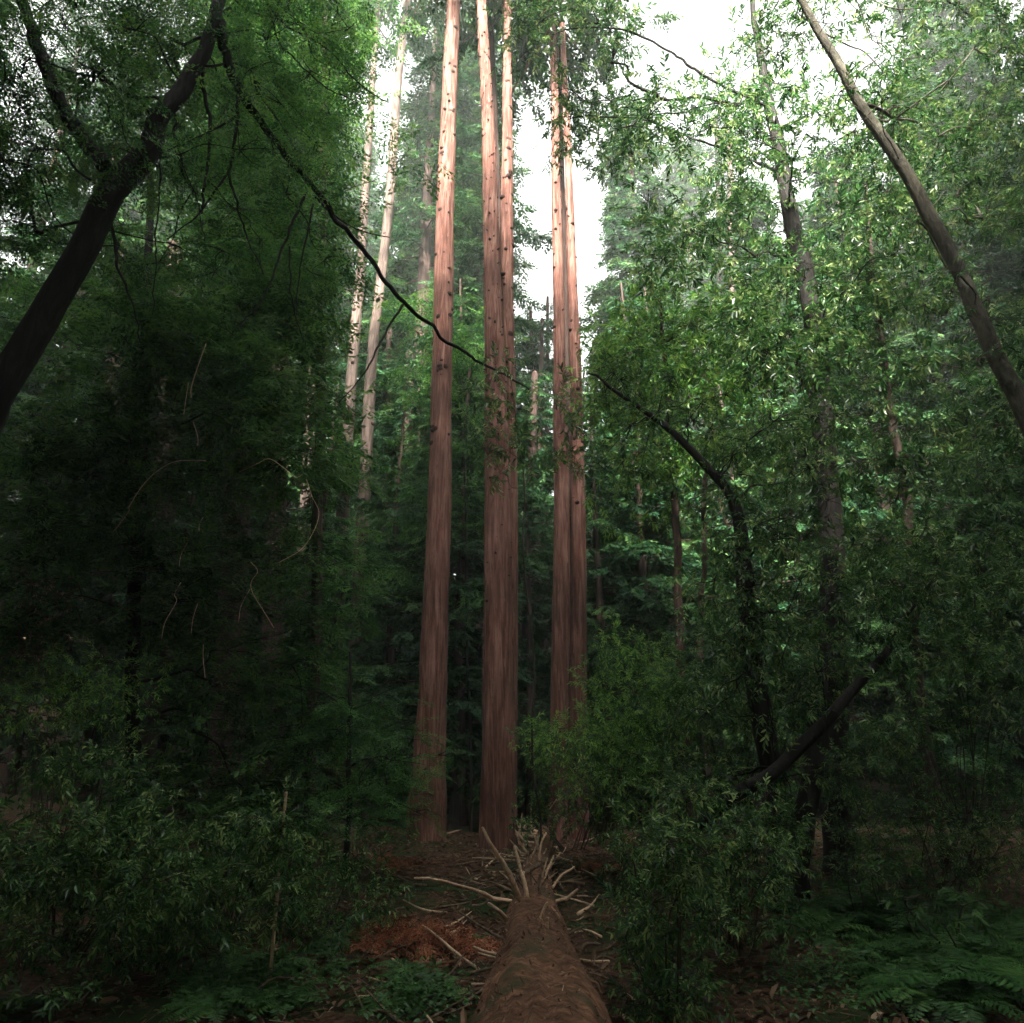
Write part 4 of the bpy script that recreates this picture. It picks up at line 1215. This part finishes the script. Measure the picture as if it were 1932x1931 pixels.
# rusty heap of dead redwood sprays left of the log
def heap(label, px, py, rad, h, n, sc=0.5):
    g = G(px, py)
    mb = MB()
    b = rng.normal(0, 0.45, (n, 2))
    z = h * np.exp(-(b ** 2).sum(1) * 1.6) * rng.uniform(0.5, 1, n)
    p = np.stack([g[0] + b[:, 0] * rad, g[1] + b[:, 1] * rad * 0.6, z], -1)
    p[:, 2] += gz(p[:, 0], p[:, 1])
    d = np.stack([b[:, 0] + rng.normal(0, .4, n), b[:, 1] - 0.35 + rng.normal(0, .4, n), rng.uniform(-.75, .05, n)], -1)
    scatter(mb, NEED, p, d, np.array([0, 0, 1.0]) + rng.normal(0, .4, (n, 3)), sc * rng.uniform(.6, 1.2, n), 0, 0.25)
    tag(mb.build('needle_heap', ['dead'], None, g), label, 'debris heap')
heap('rust-red heap of dead redwood sprays left of the log', 790, 1795, 0.75, 0.34, 260, 0.6)
heap('reddish needle drift on the ground right of the log', 1125, 1640, 0.6, 0.12, 90, 0.5)
heap('dull red needle drift in the shade at the foot of the knotted redwood', 720, 1630, 0.8, 0.15, 90, 0.5)

# the upright stick and the hanging twigs
def px_stick(name, label, cat, pts, m, seg=6, foot=False):
    C = np.array([P(a, b, c) for a, b, w, c in pts])
    if foot:
        C = np.concatenate([[[C[0][0], C[0][1], float(gz(C[0][0], C[0][1])) - .05]], C])
        pts = [pts[0]] + list(pts)
    rr = np.array([w / 2 * depth(a, b, c) / FPX for a, b, w, c in pts])
    n = 6 * len(pts)
    mb = MB()
    mb.tube(spline(C, n), np.maximum(.002, spline(np.stack([rr] * 3, 1), n)[:, 0]), seg, 0, 0.1)
    return tag(mb.build(name, [m], None, C[0]), label, cat)
px_stick('upright_stick', 'pale straight stick standing upright in the dark left of the knotted redwood', 'stick', [(529, 1622, 6.5, 7.0), (534, 1560, 6, 7.0), (540, 1494, 5.5, 7.0)], 'pale', foot=True)
def c4(L, w, Y):
    return [((a * 0.3502), 628 + b * 0.3502, w, Y) for a, b in L]
TW = [
    ('pale hooked twig hanging highest among the drooping dead twigs at left', [(1110, 60), (1060, 200), (1030, 300), (1030, 350)], 3),
    ('pale thin twig hanging beside the highest hooked twig', [(1015, 270), (1000, 370), (990, 440)], 2.2),
    ('short pale twig in the shade below the hooked twig', [(1040, 480), (1065, 560), (1065, 610)], 2.5),
    ('long pale twig arching down to the left in the shade', [(1110, 690), (960, 692), (870, 730), (780, 810), (700, 930), (690, 970), (610, 1075)], 2.8),
    ('green-white twig arching between the dark trunks', [(1290, 750), (1380, 710), (1450, 680), (1530, 730), (1590, 780), (1630, 765)], 2.4),
    ('long pale twig looping down in front of the dim brown trunk', [(1650, 790), (1680, 880), (1718, 970), (1690, 1070), (1620, 1170), (1500, 1240)], 2.4),
    ('short bent pale twig in the blackest shade at left', [(1095, 995), (1075, 1030), (1072, 1070)], 2.6),
    ('thin bluish twig trailing down left of the bent one', [(1010, 1130), (975, 1200), (965, 1260)], 2.2),
    ('thin bluish twig ending lowest in the blackest shade', [(1065, 1460), (1040, 1540), (1030, 1620)], 2.2),
    ('thin bluish twig with two kinks left of the lowest one', [(975, 1345), (940, 1410), (950, 1450), (890, 1560), (870, 1650)], 2.2),
    ('zigzag brown-grey twig in front of the dark far-left trunk', [(1350, 1235), (1388, 1285), (1355, 1340), (1358, 1395), (1420, 1500), (1475, 1590)], 2.4),
    ('fine twig branching down left beside the zigzag one', [(1345, 1385), (1300, 1470), (1285, 1560)], 1.8),
    ('pale twig hanging straight down at the bottom of the black shade', [(1095, 1680), (1095, 1760), (1105, 1860)], 2.2),
]
for k, (lab, L, w) in enumerate(TW):
    px_stick('dead_twig', lab, 'twig', c4(L, w * 0.65, 9.5 + 0.4 * (k % 4)), 'pale', 5)
px_stick('dead_twig', 'white forked twig hanging under the dark limb at right, left prong', 'twig', [(1404 * .9662 - 0, 940, 2.4, 9.9), (1385 * .985, 960, 2.2, 9.9), (1335, 985, 1.8, 9.9), (1325, 1008, 1.4, 9.9)], 'pale', 5)
px_stick('dead_twig', 'white forked twig hanging under the dark limb at right, right prong', 'twig', [(1357, 940, 2.4, 9.9), (1360, 960, 2, 9.9), (1370, 985, 1.8, 9.9), (1385, 1008, 1.4, 9.9)], 'pale', 5)
